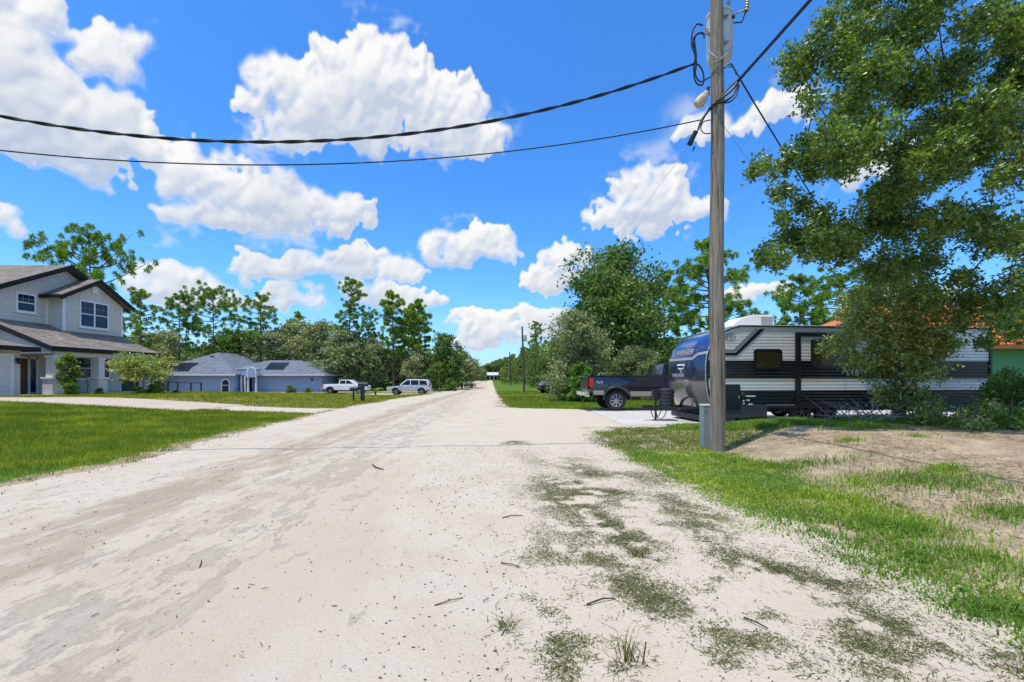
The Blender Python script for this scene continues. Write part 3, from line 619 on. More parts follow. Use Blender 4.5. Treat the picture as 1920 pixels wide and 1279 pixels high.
# ---------------------------------------------------------------- trees
PINEBARK = bark('pine_bark', (0.05, 0.035, 0.025), (0.17, 0.12, 0.09)); OAKBARK = bark('oak_bark', (0.035, 0.028, 0.022), (0.14, 0.115, 0.09), (8, 8, 2))
PINE_G = foliage('pine_needles', [(0.067, 0.149, 0.026), (0.135, 0.260, 0.040), (0.227, 0.395, 0.063), (0.373, 0.519, 0.112)], 0.38)
PINE_Y = foliage('young_pine_needles', [(0.081, 0.173, 0.020), (0.173, 0.304, 0.032), (0.263, 0.405, 0.051), (0.405, 0.527, 0.101)], 0.38)
OAK_G = foliage('oak_leaves', [(0.054, 0.101, 0.022), (0.111, 0.190, 0.041), (0.185, 0.280, 0.067), (0.296, 0.381, 0.123)], 0.38, 0.45, 0.5)
OAK_GREY = foliage('grey_oak_leaves', [(0.116, 0.153, 0.076), (0.218, 0.256, 0.140), (0.334, 0.372, 0.218), (0.512, 0.538, 0.346)], 0.38, 0.6, 0.3)
OAK_NEAR = foliage('near_oak_leaves', [(0.051, 0.111, 0.021), (0.116, 0.202, 0.034), (0.193, 0.293, 0.055), (0.335, 0.384, 0.113)], 0.38, 0.32, 0.6)
SHRUB_G = foliage('shrub_leaves', [(0.065, 0.130, 0.019), (0.121, 0.227, 0.036), (0.194, 0.308, 0.056), (0.308, 0.406, 0.114)], 0.38, 0.5, 0.3)
OAK_DRAB = foliage('small_oak_leaves', [(0.118, 0.172, 0.043), (0.225, 0.290, 0.074), (0.343, 0.408, 0.118), (0.580, 0.600, 0.235)], 0.38, 0.4, 0.5)
DARK_G = foliage('dark_shrub_leaves', [(0.019, 0.043, 0.012), (0.040, 0.078, 0.019), (0.062, 0.118, 0.031)], 0.38)

def unit(v): return v / np.maximum(np.linalg.norm(v, axis=-1, keepdims=True), 1e-9)
def leaf_quads(C, size, upb=0.4, narrow=0.5, r=rng):
    n = len(C); nn = unit(r.normal(size=(n, 3)) + np.array([0, 0, upb])); t = unit(np.cross(nn, r.normal(size=(n, 3)))); b = np.cross(nn, t)
    s = (size * (0.6 + 0.8 * r.random(n)))[:, None]
    V = np.stack([C - t * s, C + b * s * narrow + nn * s * 0.12, C + t * s, C - b * s * narrow + nn * s * 0.12], 1).reshape(-1, 3)
    return V, np.arange(4 * n).reshape(n, 4)
def oak_leaves(C, size, upb=0.4, r=rng):
    """lobed leaf: six points, folded along the midrib"""
    n = len(C); nn = unit(r.normal(size=(n, 3)) + np.array([0, 0, upb])); t = unit(np.cross(nn, r.normal(size=(n, 3)))); b = np.cross(nn, t)
    s = (size * (0.65 + 0.7 * r.random(n)))[:, None]; k = nn * s * 0.18
    V = np.stack([C - t * s, C + b * s * .28 + k, C + t * s * .25 + b * s * .62 + k, C + t * s, C + t * s * .25 - b * s * .62 + k, C - b * s * .28 + k], 1).reshape(-1, 3)
    i = np.arange(n)[:, None] * 6
    return V, np.concatenate([i + np.array([[0, 1, 2, 3]]), i + np.array([[0, 3, 4, 5]])], 0)
def bez(p0, p1, sag, n=6):
    p0, p1 = np.array(p0, float), np.array(p1, float); u = np.linspace(0, 1, n)[:, None]; mid = (p0 + p1) / 2 + np.array(sag)
    return (1 - u) ** 2 * p0 + 2 * u * (1 - u) * mid + u ** 2 * p1

def needle_clumps(C, dirs, n_per, length, width, r):
    n = len(C); c = np.repeat(C, n_per, 0); d = np.repeat(dirs, n_per, 0)
    v = unit(r.normal(size=(n * n_per, 3)) + d * 0.35 + np.array([0, 0, 0.35])); L = (length * (0.6 + 0.6 * r.random(n * n_per)))[:, None]
    s = unit(np.cross(v, r.normal(size=v.shape))) * (width * (0.6 + 0.8 * r.random(len(v))))[:, None]
    tip = c + v * L - np.array([0, 0, 0.12]) * L
    V = np.stack([c + v * L * 0.12, c + v * L * 0.6 + s, tip, c + v * L * 0.6 - s], 1).reshape(-1, 3)
    return V, np.arange(len(V)).reshape(-1, 4)
def make_pine(seed, h=15.0, crown=0.45, width=2.6, n_br=34, spread=False, needle=0.42, mat=None, name='pine_tree', fill=1.0):
    r = np.random.default_rng(seed); root = thing(name, '', 'tree')
    lean = r.normal(0, 0.02 * h, 2); pts = [(lean[0] * (k / 8) ** 2 + r.normal(0, 0.03), lean[1] * (k / 8) ** 2 + r.normal(0, 0.03), h * k / 8 - (0.3 if k == 0 else 0)) for k in range(9)]
    r0 = 0.011 * h + 0.03; tr = MB().tube(pts, [r0 * (1 - 0.88 * k / 8) + (0.05 if k == 0 else 0) for k in range(9)], 8)
    P = np.array(pts); C, D = [], []
    for k in range(n_br):
        f = crown + (1 - crown) * ((k + r.random()) / n_br) ** (0.9); f = min(f, 0.985); z = f * h
        base = np.array([np.interp(z, P[:, 2], P[:, 0]), np.interp(z, P[:, 2], P[:, 1]), z]); a = k * 2.4 + r.normal(0, 0.5)
        q = (f - crown) / (1 - crown)
        L = width * ((0.55 + 0.6 * math.sin(min(q * 2.2 + 0.5, 2.9))) if not spread else (0.75 + 0.5 * math.sin(math.pi * min(1, q * 0.9 + 0.15)))) * r.uniform(0.55, 1.15) * (1 - 0.55 * q ** 3)
        rise = L * (0.05 + 0.5 * q + r.normal(0, 0.15)); tip = base + np.array([math.cos(a) * L, math.sin(a) * L, rise])
        B = bez(base, tip, (r.normal(0, .2), r.normal(0, .2), -0.12 * L), 5); tr.tube([tuple(p) for p in B], [0.016 * h * 0.32 * (1 - 0.8 * j / 4) for j in range(5)], 5)
        m = max(3, int(L * 3.0 * fill))
        for j in range(m):
            u = 0.35 + 0.65 * (j + r.random()) / m; p = np.array([np.interp(u, np.linspace(0, 1, 5), B[:, i]) for i in range(3)])
            side = r.normal(0, 1, 3) * np.array([0.42, 0.42, 0.16]) * L * 0.42 * (1.15 - 0.5 * u)
            c = p + side; C.append(c); D.append(unit((tip - base) + side * 1.2))
            if r.random() < 0.5: tr.tube([tuple(p), tuple(c)], [0.02, 0.008], 4)
    for j in range(5): C.append(P[-1] + r.normal(0, 0.18, 3)); D.append(np.array([0, 0, 1.0]))
    C, D = np.array(C), np.array(D)
    t = tr.build('trunk', PINEBARK, root, smooth=True, world=False)
    V, Fc = needle_clumps(C, D, 105, needle, 0.026, r); mesh_np('crown', V, Fc, mat or PINE_G, root, local=True)
    return root
def make_oak(seed, h=7.0, w=3.2, base=0.15, lobes=16, leaf=0.11, n=15000, mat=None, name='oak_tree', trunk_r=0.22, stems=1, flat=1.0, holes=0.55, bk=None):
    """broadleaf: limbs lead to lobes, leaves gather in sprays round the twigs of every lobe"""
    r = np.random.default_rng(seed); root = thing(name, '', 'tree'); tr = MB(); LC, LR = [], []
    for k in range(lobes):
        f = (k + 0.5) / lobes; z = h * (base + (0.93 - base) * f ** 0.9); prof = math.sin(math.pi * (0.12 + 0.80 * (f ** 0.8))) ** 0.7
        a = k * 2.4 + r.normal(0, 0.4); d = w * prof * r.uniform(0.25, 0.85); LC.append((math.cos(a) * d, math.sin(a) * d, z * flat if flat != 1 else z)); LR.append(w * r.uniform(0.26, 0.46) * (0.75 + 0.35 * prof))
    LC.append((0, 0, h * 0.93)); LR.append(w * 0.3)
    sp = [(r.normal(0, 0.25) * (stems > 1), r.normal(0, 0.25) * (stems > 1)) for _ in range(stems)]
    for (sx, sy) in sp:
        top = (sx * 3, sy * 3, h * 0.55); B = bez((sx, sy, -0.25), top, (r.normal(0, .12), r.normal(0, .12), 0), 6)
        tr.tube([tuple(p) for p in B], [trunk_r * (1 - 0.6 * j / 5) for j in range(6)], 8)
    for k, (c, R_) in enumerate(zip(LC, LR)):
        s = sp[k % stems]; z0 = min(c[2] * 0.62, h * 0.5); u = (z0 + 0.25) / (h * 0.55 + 0.25); b0 = (s[0] + 2 * s[0] * u, s[1] + 2 * s[1] * u, z0)
        B = bez(b0, c, (r.normal(0, .15), r.normal(0, .15), 0.1 * h * r.random()), 5); tr.tube([tuple(p) for p in B], [trunk_r * 0.42 * (1 - 0.75 * j / 4) for j in range(5)], 6)
        for _ in range(3): tr.tube([c, tuple(np.array(c) + unit(r.normal(size=3)) * R_ * 0.9)], [trunk_r * 0.11, trunk_r * 0.03], 4)
    LC, LR = np.array(LC), np.array(LR); wts = LR ** 2 / (LR ** 2).sum(); nsp = max(60, n // 55)
    li = r.choice(len(LC), nsp, p=wts); dirs = unit(r.normal(size=(nsp, 3))); sc = LC[li] + dirs * (LR[li] * (0.45 + 0.6 * r.random(nsp) ** 0.7))[:, None]
    sc = sc[sc[:, 2] > 0.02 * h]
    per = max(1, n // len(sc)); C = np.repeat(sc, per, 0) + r.normal(size=(len(sc) * per, 3)) * (w * 0.075 * np.array([1.2, 1.2, 0.75])) * (0.6 + 0.8 * r.random(len(sc) * per))[:, None]
    tr.build('trunk', bk or OAKBARK, root, smooth=True, world=False)
    V, Fc = leaf_quads(C[C[:, 2] > 0.03], np.full((C[:, 2] > 0.03).sum(), leaf), 0.5, 0.55, r); mesh_np('crown', V, Fc, mat or OAK_G, root, local=True)
    return root
def put(root, px, d, label, group, s=1.0, rz=0.0, sz=None, z=None, name=None):
    x = (px - 960) / F * d; root.location = (x, d, gz1(x, d) if z is None else z); root.scale = (s, s, sz or s); root.rotation_euler = (0, 0, rz); tag(root, label, None, group)
    return root

P1 = make_pine(1, 15, 0.42, 2.6, 38, fill=0.75); P2 = make_pine(2, 15, 0.50, 2.9, 34, fill=0.7); P3 = make_pine(3, 18, 0.46, 2.9, 42, fill=0.75); P4 = make_pine(4, 13, 0.42, 4.4, 34, True, 0.42, fill=0.85); P5 = make_pine(5, 15, 0.38, 2.3, 42, False, 0.42, PINE_Y, fill=1.25); P6 = make_pine(6, 15, 0.40, 2.2, 46, False, 0.42, PINE_Y, fill=1.25)
P7 = make_pine(7, 13, 0.25, 3.5, 44, True, 0.42, None, fill=0.8)
O1 = make_oak(21, 7.5, 4.0, 0.10, 20, 0.15, 13000, OAK_GREY); O2 = make_oak(22, 8.0, 3.6, 0.10, 18, 0.15, 12000, OAK_GREY); O3 = make_oak(23, 6.5, 3.4, 0.08, 18, 0.14, 11000, OAK_GREY); O4 = make_oak(24, 8, 3.2, 0.12, 18, 0.15, 10000, OAK_G)
_used = set()
def plant(proto, *a, **k):
    o = proto if proto.name not in _used else copy_tree(proto); _used.add(proto.name); return put(o, *a, **k)
GP, GO = 'tall pines behind the houses', 'grey-green oaks of the wood edge'
# pines: (prototype, px, depth, top row, label)
def pine(proto, h, px, d, top, label, rz=0.0, group=GP, wx=1.0):
    x = (px - 960) / F * d; z0 = gz1(x, d); H = EYE + (HZ - top) / F * d - z0; s = H / h
    return plant(proto, px, d, label, group, s * wx, rz, s)
pine(P4, 13, 172, 44, 444, 'wide spreading pine rising directly behind the grey house roof', 0.6, wx=0.74)
pine(P1, 15, 262, 52, 548, 'pine with dark bare trunk just past the grey house far corner', 0.3)
pine(P2, 15, 335, 74, 556, 'pine with thin open crown left of the bulkiest pine behind blue house', 1.3)
pine(P4, 13, 400, 78, 546, 'bulkiest dense pine standing right behind the blue house peak', 2.2, wx=0.78)
pine(P2, 15, 488, 82, 556, 'pine with flat-topped crown and long bare trunk above the blue house', 2.9, wx=1.1)
pine(P1, 15, 560, 100, 590, 'small far pine top between the flat-topped pine and tallest pine', 0.9)
pine(P3, 18, 652, 76, 528, 'tallest slender pine with conical top standing above white pickup', 0.4)
pine(P1, 15, 692, 92, 588, 'short pine tucked just right of the tallest pine', 1.9)
pine(P5, 15, 738, 74, 551, 'bright yellow-green pine, left one of the pair above silver SUV', 0.2)
pine(P6, 15, 788, 74, 564, 'bright yellow-green pine, right one of the pair above silver SUV', 1.2)
pine(P5, 15, 764, 82, 578, 'bright slim pine standing back between the yellow-green pair', 2.5)
pine(P2, 15, 832, 110, 630, 'far pine peeping over the dark trees beside the road', 0.7)
pine(P7, 13, 1330, 40, 458, 'broad bushy pine behind the travel trailer and the power pole', 0.5, wx=1.0)
pine(P7, 13, 1500, 46, 524, 'airy pine behind the trailer roof, left of the orange roof', 2.1, wx=1.05)
pine(P4, 13, 1580, 52, 520, 'pine half hidden behind the small oak and orange roof', 1.0)
pine(P7, 13, 1245, 46, 520, 'dim pine filling the gap between round oak and bushy pine', 3.4)
pine(P3, 18, 1000, 105, 606, 'far pine with small tufted top right of the distant pole', 0.2)
pine(P5, 15, 1024, 92, 640, 'bright far pine behind the grey bush right of the road', 0.8)
pine(P6, 15, 985, 120, 652, 'bright far pine beside the distant power pole', 1.8)
pine(P7, 13, 1720, 40, 540, 'pine standing behind the orange-roofed house', 4.0)
def oak(proto, h, px, d, top, label, rz=0.0, wx=1.0, group=GO):
    x = (px - 960) / F * d; z0 = gz1(x, d); H = EYE + (HZ - top) / F * d - z0; s = H / h
    return plant(proto, px, d, label, group, s * wx, rz, s)
oak(O1, 7.5, 545, 84, 610, 'grey-green oak behind the right wing of the blue house', 0.0)
oak(O2, 8.0, 605, 80, 604, 'grey-green oak towering over the blue house right corner', 1.0)
oak(O3, 6.5, 650, 75, 622, 'grey-green oak behind the bed of the white pickup', 2.0)
oak(O1, 7.5, 700, 76, 640, 'grey-green oak behind the hood of the white pickup', 3.0)
oak(O2, 8.0, 745, 78, 655, 'grey-green oak right behind the silver SUV hood', 4.0)
oak(O3, 6.5, 790, 74, 660, 'grey-green oak behind the silver SUV tail', 5.0)
oak(O4, 8.0, 838, 72, 628, 'dark oak with pointed top at the left road edge', 0.5)
oak(O3, 6.5, 866, 80, 662, 'low oak leaning toward the road, last before the gap of sky', 1.5)
oak(O1, 7.5, 470, 92, 628, 'grey-green oak behind the low middle of the blue house roof', 5.2)
oak(O4, 8.0, 425, 90, 620, 'green oak between the two pines behind the blue house', 2.2)
oak(O2, 8.0, 300, 70, 620, 'green-grey oak just left of the blue house roof', 2.6)
oak(O3, 6.5, 235, 62, 640, 'low oak behind the grey house porch end', 0.4)
# right-hand group
BO = make_oak(31, 10.5, 4.4, 0.10, 30, 0.13, 34000, OAK_G, trunk_r=0.28)
oak(BO, 10.5, 1152, 36, 478, 'big rounded dark green oak standing behind the black pickup', 0.8, 0.98, 'oaks right of the road')
GB = make_oak(32, 6.0, 3.0, 0.03, 22, 0.10, 20000, OAK_GREY, stems=4, trunk_r=0.09)
oak(GB, 6.0, 1085, 30, 590, 'grey-green feathery bush tree in front of the big rounded oak', 0.0, 0.86, 'oaks right of the road')
oak(copy_tree(GB), 6.0, 1190, 31, 655, 'grey-green bush between the big oak and the black pickup cab', 2.0, 1.1, 'oaks right of the road')
oak(O4, 8.0, 1045, 62, 640, 'green oak behind the feathery grey bush', 1.1, 1.0, 'oaks right of the road')
oak(O2, 8.0, 1275, 48, 640, 'grey-green oak glimpsed over the black pickup cab', 1.4, 1.0, 'oaks right of the road')
oak(O4, 8.0, 1420, 50, 590, 'green oak low behind the white rooftop air conditioner', 4.4, 1.2, 'oaks right of the road')
oak(O4, 8.0, 1860, 44, 560, 'green oak behind the right end of the orange roof', 3.3, 1.3, 'oaks right of the road')
for o in (O4,): pass
SB = make_oak(33, 1.6, 0.9, 0.02, 10, 0.06, 5000, SHRUB_G, name='shrub', stems=3, trunk_r=0.03)
def shrub(px, d, top, label, wx=1.0, rz=0.0, src=None, group='shrubs by the houses and road'):
    src = src or SB; h = 1.6; x = (px - 960) / F * d; z0 = gz1(x, d); H = max(EYE + (HZ - top) / F * d - z0, 0.25); s = H / h
    o = plant(src, px, d, label, group, s * wx, rz, s); o['category'] = 'shrub'; return o
shrub(1095, 27, 690, 'low yellow-green shrub at the foot of the feathery grey bush', 1.1)
shrub(1075, 28.5, 712, 'small shrub in shade at the lawn edge left of the pickup', 1.2, 1.0)

# far woods at the end of the road: one mass
def far_woods():
    V, Fs, n0 = [], [], 0
    r = np.random.default_rng(77); C, S = [], []
    def mass(px0, px1, d0, d1, top0, top1, n):
        px = r.uniform(px0, px1, n); d = r.uniform(d0, d1, n); f = (px - px0) / (px1 - px0); top = top0 * (1 - f) + top1 * f
        x = (px - 960) / F * d; zb = gz(x, d); zt = EYE + (HZ - top) / F * d; k = 0.62 + 0.5 * fbm(x * 0.22, d * 0.13 + 3); z = zb + (zt - zb) * k * r.random(n) ** 0.55
        C.append(np.stack([x, d, z], -1)); S.append(0.0028 * d * (0.6 + 0.8 * r.random(n)))
    mass(868, 912, 190, 300, 680, 694, 5000); mass(884, 965, 245, 310, 694, 662, 16000); mass(938, 1010, 110, 250, 690, 640, 9000); mass(985, 1080, 80, 120, 655, 628, 9000)
    mass(820, 878, 95, 180, 655, 690, 7000); mass(250, 640, 96, 120, 640, 640, 16000); mass(640, 830, 92, 120, 655, 668, 9000); mass(1230, 1920, 62, 80, 630, 600, 20000); mass(-500, 250, 80, 110, 620, 630, 8000); mass(1920, 2500, 60, 80, 600, 600, 6000)
    C, S = np.concatenate(C), np.concatenate(S); V, Fc = leaf_quads(C, S, 0.4, 0.6, r)
    o = mesh_np('distant_woods', V, Fc, foliage('distant_wood_leaves', [(0.07, 0.11, 0.035), (0.11, 0.16, 0.055), (0.17, 0.22, 0.085), (0.24, 0.28, 0.12)], 0.38, 0.8, 0.1)); tag(o, 'distant green woods closing the view beyond the end of the road', 'woods', kind='stuff')
far_woods()

# ------------------------------------------------ the near oak whose crown fills the upper right
def blob_tree(name, label, cat, trunk_pts, trunk_r, blobs, depth, leaf, per_area, mat, seed, limb_from, copies=2, twig=0.012):
    r = np.random.default_rng(seed); root = thing(name, label, cat, (trunk_pts[0][0], trunk_pts[0][1], trunk_pts[0][2])); tr = MB()
    T = np.array(trunk_pts, float); tr.tube([tuple(p) for p in T], trunk_r, 12); C = []; nodes = []
    for (px, py, rp) in blobs:
        for c in range(copies):
            d = depth(px, py, r); jx, jy = (r.normal(0, 0.35, 2) * rp if c else (0, 0)); nodes.append((np.array(at(px + jx, py + jy, d)), rp / F * d))
    tmid = T[len(T) // 2]; nodes.sort(key=lambda q: np.linalg.norm(q[0] - tmid)); done = []; kids = {}
    for i, (p, R_) in enumerate(nodes):
        f = limb_from(p, r); b0 = np.array([np.interp(f, np.linspace(0, 1, len(T)), T[:, k]) for k in range(3)]); best, bi = np.linalg.norm(p - b0) * 0.9, -1
        for j in done:
            q = nodes[j][0]; dd = np.linalg.norm(p - q) + 0.15 * np.linalg.norm(q - b0)
            if dd < best and kids.get(j, 0) < 3: best, bi = dd, j
        if bi >= 0: kids[bi] = kids.get(bi, 0) + 1; b0 = nodes[bi][0]
        done.append(i); L = np.linalg.norm(p - b0); B = bez(b0, p, np.array([0, 0, 0.15 * L * r.uniform(-0.5, 0.8)]) + r.normal(0, 0.08 * L + 0.02, 3), 7)
        w0 = (0.016 * L + twig) if bi < 0 else (0.008 * L + twig * 0.8)
        tr.tube([tuple(q) for q in B], [w0 * (1 - 0.75 * j / 6) for j in range(7)], 6)
        ns = max(5, int(34 * (R_ / 0.5) ** 2)); sp = p + unit(r.normal(size=(ns, 3))) * (R_ * r.random(ns) ** 0.45)[:, None] * np.array([1, 1, 0.9])
        for q in sp[: ns // 2]:
            st = B[4] * 0.4 + B[6] * 0.6; tr.tube([tuple(st), tuple((st + q) / 2 + r.normal(0, 0.04, 3)), tuple(q)], [twig * 0.5, twig * 0.35, twig * 0.2], 4)
        per = int(per_area); C.append(np.repeat(sp, per, 0) + r.normal(size=(ns * per, 3)) * 0.08)
    C = np.concatenate(C); tr.build('trunk', OAKBARK, root, smooth=True)
    V, Fc = oak_leaves(C, np.full(len(C), leaf), 0.35, r); mesh_np('crown', V, Fc, mat, root); return root
BIG = [(1500, 122, 36), (1476, 112, 18), (1532, 62, 20), (1557, 28, 13), (1524, 190, 22), (1575, 105, 42), (1620, 55, 42), (1640, 130, 52), (1600, 185, 40), (1700, 70, 55), (1690, 165, 45), (1775, 140, 52), (1750, 10, 36), (1840, 40, 42), (1900, 55, 55), (1895, 150, 45), (1850, 195, 50), (1780, 225, 40),
       (1640, 225, 36), (1560, 250, 30), (1510, 268, 20), (1580, 300, 42), (1530, 305, 32), (1480, 300, 24), (1440, 318, 20), (1414, 326, 9), (1470, 362, 20), (1500, 385, 20), (1464, 410, 16), (1600, 268, 40), (1690, 290, 52), (1760, 320, 55), (1830, 280, 55), (1900, 235, 50), (1680, 360, 42),
       (1640, 405, 46), (1590, 440, 40), (1540, 448, 40), (1490, 448, 30), (1450, 466, 22), (1432, 480, 13), (1456, 494, 14), (1580, 482, 36), (1700, 430, 48), (1780, 420, 44), (1850, 445, 48), (1720, 500, 38), (1640, 500, 36), (1800, 515, 26), (1890, 530, 38), (1905, 460, 34), (1865, 335, 26), (1545, 405, 26), (1755, 562, 24), (1825, 568, 30), (1880, 590, 28), (1800, 612, 16), (1845, 640, 12), (1908, 620, 22),
       (1990, 90, 80), (2010, 260, 90), (2060, 420, 90), (1990, 520, 60), (2120, 180, 90), (1650, -60, 70), (1800, -90, 80), (1960, -90, 90), (2100, -20, 90), (1900, -220, 90), (1740, -200, 80)]
tx, ty = 13.9, 11.2
blob_tree('oak_tree', 'large leafy oak whose dense crown fills the sky right of the power pole', 'tree',
          [(tx, ty, gz1(tx, ty) - 0.2), (tx - 0.05, ty, 1.6), (tx - 0.25, ty - 0.1, 3.2), (tx - 0.45, ty - 0.2, 4.8), (tx - 0.5, ty - 0.1, 6.6), (tx - 0.4, ty, 8.4)], [0.42, 0.32, 0.29, 0.25, 0.2, 0.12], BIG,
          lambda px, py, r: r.uniform(8.6, 10.2) if px < 1560 else r.uniform(8.0, 12.6), 0.052, 24, OAK_NEAR, 41, lambda p, r: float(np.clip((p[2] - 2.2) / 8.0 * 0.8 + 0.2, 0.3, 0.95)), 2)
SMALL = [(1690, 520, 34), (1640, 558, 38), (1700, 560, 45), (1760, 575, 34), (1602, 560, 22), (1600, 604, 34), (1578, 640, 22), (1650, 622, 50), (1720, 622, 50), (1778, 640, 26), (1612, 676, 24), (1660, 690, 42), (1726, 690, 36), (1560, 655, 10), (1688, 740, 36), (1655, 738, 18), (1722, 748, 24), (1800, 590, 22), (1690, 650, 45), (1548, 652, 8), (1585, 592, 20), (1625, 600, 30), (1740, 640, 34)]
sx, sy = (1688 - 960) / F * 11.3, 11.3
blob_tree('oak_tree', 'small drab oak standing in front of the travel trailer side', 'tree', [(sx, sy, gz1(sx, sy) - 0.2), (sx - 0.04, sy, 0.9), (sx + 0.05, sy + 0.05, 1.8), (sx, sy, 2.9)], [0.15, 0.12, 0.09, 0.05], SMALL,
          lambda px, py, r: r.uniform(10.5, 12.2), 0.046, 19, OAK_DRAB, 42, lambda p, r: float(np.clip((p[2] - 0.6) / 3.2, 0.15, 0.95)), 2, 0.008)
# undergrowth at the foot of the oaks
UG = [(1745, 775, 20, 10.6, 'low scrubby bush at the foot of the small oak'), (1800, 790, 24, 10.2, 'dark low bush right of the small oak trunk'), (1850, 775, 30, 10.6, 'leafy bush on the rim of the sand mound below trailer end'), (1895, 800, 26, 9.8, 'yellow-green bush at the right end of the sand mound'), (1905, 715, 34, 12.0, 'tall green bush before the green house wall'), (1870, 735, 22, 12.4, 'rounded green bush hiding the trailer rear corner'), (1830, 800, 18, 9.7, 'low weedy bush spilling onto the bare mound')]
for k, (px, py, rp, d, lab) in enumerate(UG):
    x = (px - 960) / F * d; z0 = gz1(x, d); n = [(px, py, rp), (px - rp * 0.8, py + rp * 0.5, rp * 0.7), (px + rp * 0.8, py + rp * 0.4, rp * 0.7), (px, HZ + (EYE - z0 - 0.12) / d * F, rp * 0.7)]
    o = blob_tree('bush', lab, 'bush', [(x, d, z0 - 0.1), (x, d, z0 + 0.3), (x + 0.03, d, z0 + 0.6)], [0.03, 0.025, 0.015], n, lambda a, b, r, d=d: d + r.uniform(-0.4, 0.4), 0.04, 26, SHRUB_G if k in (3, 4, 5) else OAK_DRAB, 50 + k, lambda p, r: 0.4, 2, 0.005)
    o['group'] = 'bushes under the oaks'
def brush_pile():
    root = thing('brush_pile', 'tangled pile of bare grey sticks in front of the trailer wheels', 'brush pile', (0, 0, 0)); cx, cy = (1628 - 960) / F * 11.0, 11.0; root.location = (cx, cy, gz1(cx, cy)); r = random.Random(9)
    mat = bark('dead_wood', (0.16, 0.14, 0.12), (0.36, 0.32, 0.28))
    for k in range(75):
        a = r.uniform(0, 6.28); L = r.uniform(0.4, 1.1); x0 = cx + r.gauss(0, 0.38); y0 = cy + r.gauss(0, 0.3); z0 = gz1(x0, y0) + r.uniform(0.0, 0.18); e = r.uniform(0.0, 0.75)
        dx, dy, dz = math.cos(a) * L * math.cos(e), math.sin(a) * L * math.cos(e) * 0.6, L * math.sin(e)
        P = [(x0, y0, z0), (x0 + dx * .5 + r.gauss(0, .05), y0 + dy * .5, z0 + dz * .55 + r.gauss(0, .03)), (x0 + dx, y0 + dy, z0 + dz)]; rad = r.uniform(0.004, 0.013)
        MB().tube(P, [rad, rad * .8, rad * .3], 5).build('stick', mat, root)
brush_pile()
# ---------------------------------------------------------------- building materials
def siding(name, col, pitch=0.18, cut=0.16):
    m, nt, bs = new_mat(name); t = objco(nt)
    br = nd(nt, 'ShaderNodeTexBrick'); sp = nd(nt, 'ShaderNodeSeparateXYZ'); nt.links.new(t, sp.inputs[0])
    cb = nd(nt, 'ShaderNodeCombineXYZ'); nt.links.new(math_(nt, 'ADD', sp.outputs[0], sp.outputs[1]), cb.inputs[0]); nt.links.new(sp.outputs[2], cb.inputs[1])
    nt.links.new(cb.outputs[0], br.inputs[0]); br.inputs['Scale'].default_value = 1.0; br.inputs['Brick Width'].default_value = cut; br.inputs['Row Height'].default_value = pitch; br.inputs['Mortar Size'].default_value = 0.012
    br.inputs['Color1'].default_value = (*[c * 0.93 for c in col], 1); br.inputs['Color2'].default_value = (*[min(c * 1.06, 1) for c in col], 1); br.inputs['Mortar'].default_value = (*[c * 0.70 for c in col], 1)
    nt.links.new(br.outputs[0], bs.inputs['Base Color']); bs.inputs['Roughness'].default_value = 0.8
    bump(nt, bs, math_(nt, 'SUBTRACT', 1.0, br.outputs['Fac']), 0.25, 0.01); return m
def shingles(name, a, b, pitch=0.14):
    m, nt, bs = new_mat(name); p = objco(nt); n1 = noise(nt, p, 1.3, 5); vo = nd(nt, 'ShaderNodeTexVoronoi'); vo.inputs['Scale'].default_value = 5.5; mp = nd(nt, 'ShaderNodeMapping'); mp.inputs['Scale'].default_value = (1, 1, 2.4); nt.links.new(p, mp.inputs[0]); nt.links.new(mp.outputs[0], vo.inputs[0])
    w = nd(nt, 'ShaderNodeTexWave', bands_direction='Z'); w.inputs['Scale'].default_value = 2.2; nt.links.new(p, w.inputs[0])
    c = ramp(nt, n1, [(0.3, a), (0.7, b)]); c = mixc(nt, 1.0, c, ramp(nt, vo.outputs['Color'], [(0.2, (0.78, 0.78, 0.78)), (0.8, (1.18, 1.16, 1.12))]), 'MULTIPLY')
    c = mixc(nt, 1.0, c, ramp(nt, w.outputs[0], [(0.05, (0.75, 0.75, 0.75)), (0.25, (1, 1, 1))]), 'MULTIPLY')
    nt.links.new(c, bs.inputs['Base Color']); bs.inputs['Roughness'].default_value = 0.95; bs.inputs['Specular IOR Level'].default_value = 0.2; bump(nt, bs, noise(nt, p, 30, 3), 0.5, 0.02); return m
SID = siding('grey_shake_siding', (0.69, 0.63, 0.55)); SID2 = siding('grey_board_siding', (0.68, 0.62, 0.54), 0.18, 0.15)
STUC = M('grey_stucco', (0.66, 0.60, 0.53), 0.9, var=0.06, bmp=0.25); STUCL = M('light_stucco', (0.70, 0.67, 0.63), 0.9, var=0.05, bmp=0.25)
TRIMW = M('white_trim', (0.82, 0.80, 0.77), 0.5, var=0.03); FASC = M('dark_brown_fascia', (0.009, 0.007, 0.006), 0.8, var=0.2)
ROOFB = shingles('brown_grey_shingles', (0.17, 0.14, 0.115), (0.27, 0.235, 0.20)); ROOFG = shingles('slate_shingles', (0.12, 0.145, 0.185), (0.18, 0.21, 0.26))
DOORB = M('brown_door', (0.13, 0.04, 0.018), 0.45, var=0.25, nscale=3); BLACK = M('black_metal', (0.012, 0.012, 0.013), 0.45, var=0.3)
SOFF = M('soffit', (0.40, 0.40, 0.39), 0.8, var=0.04)

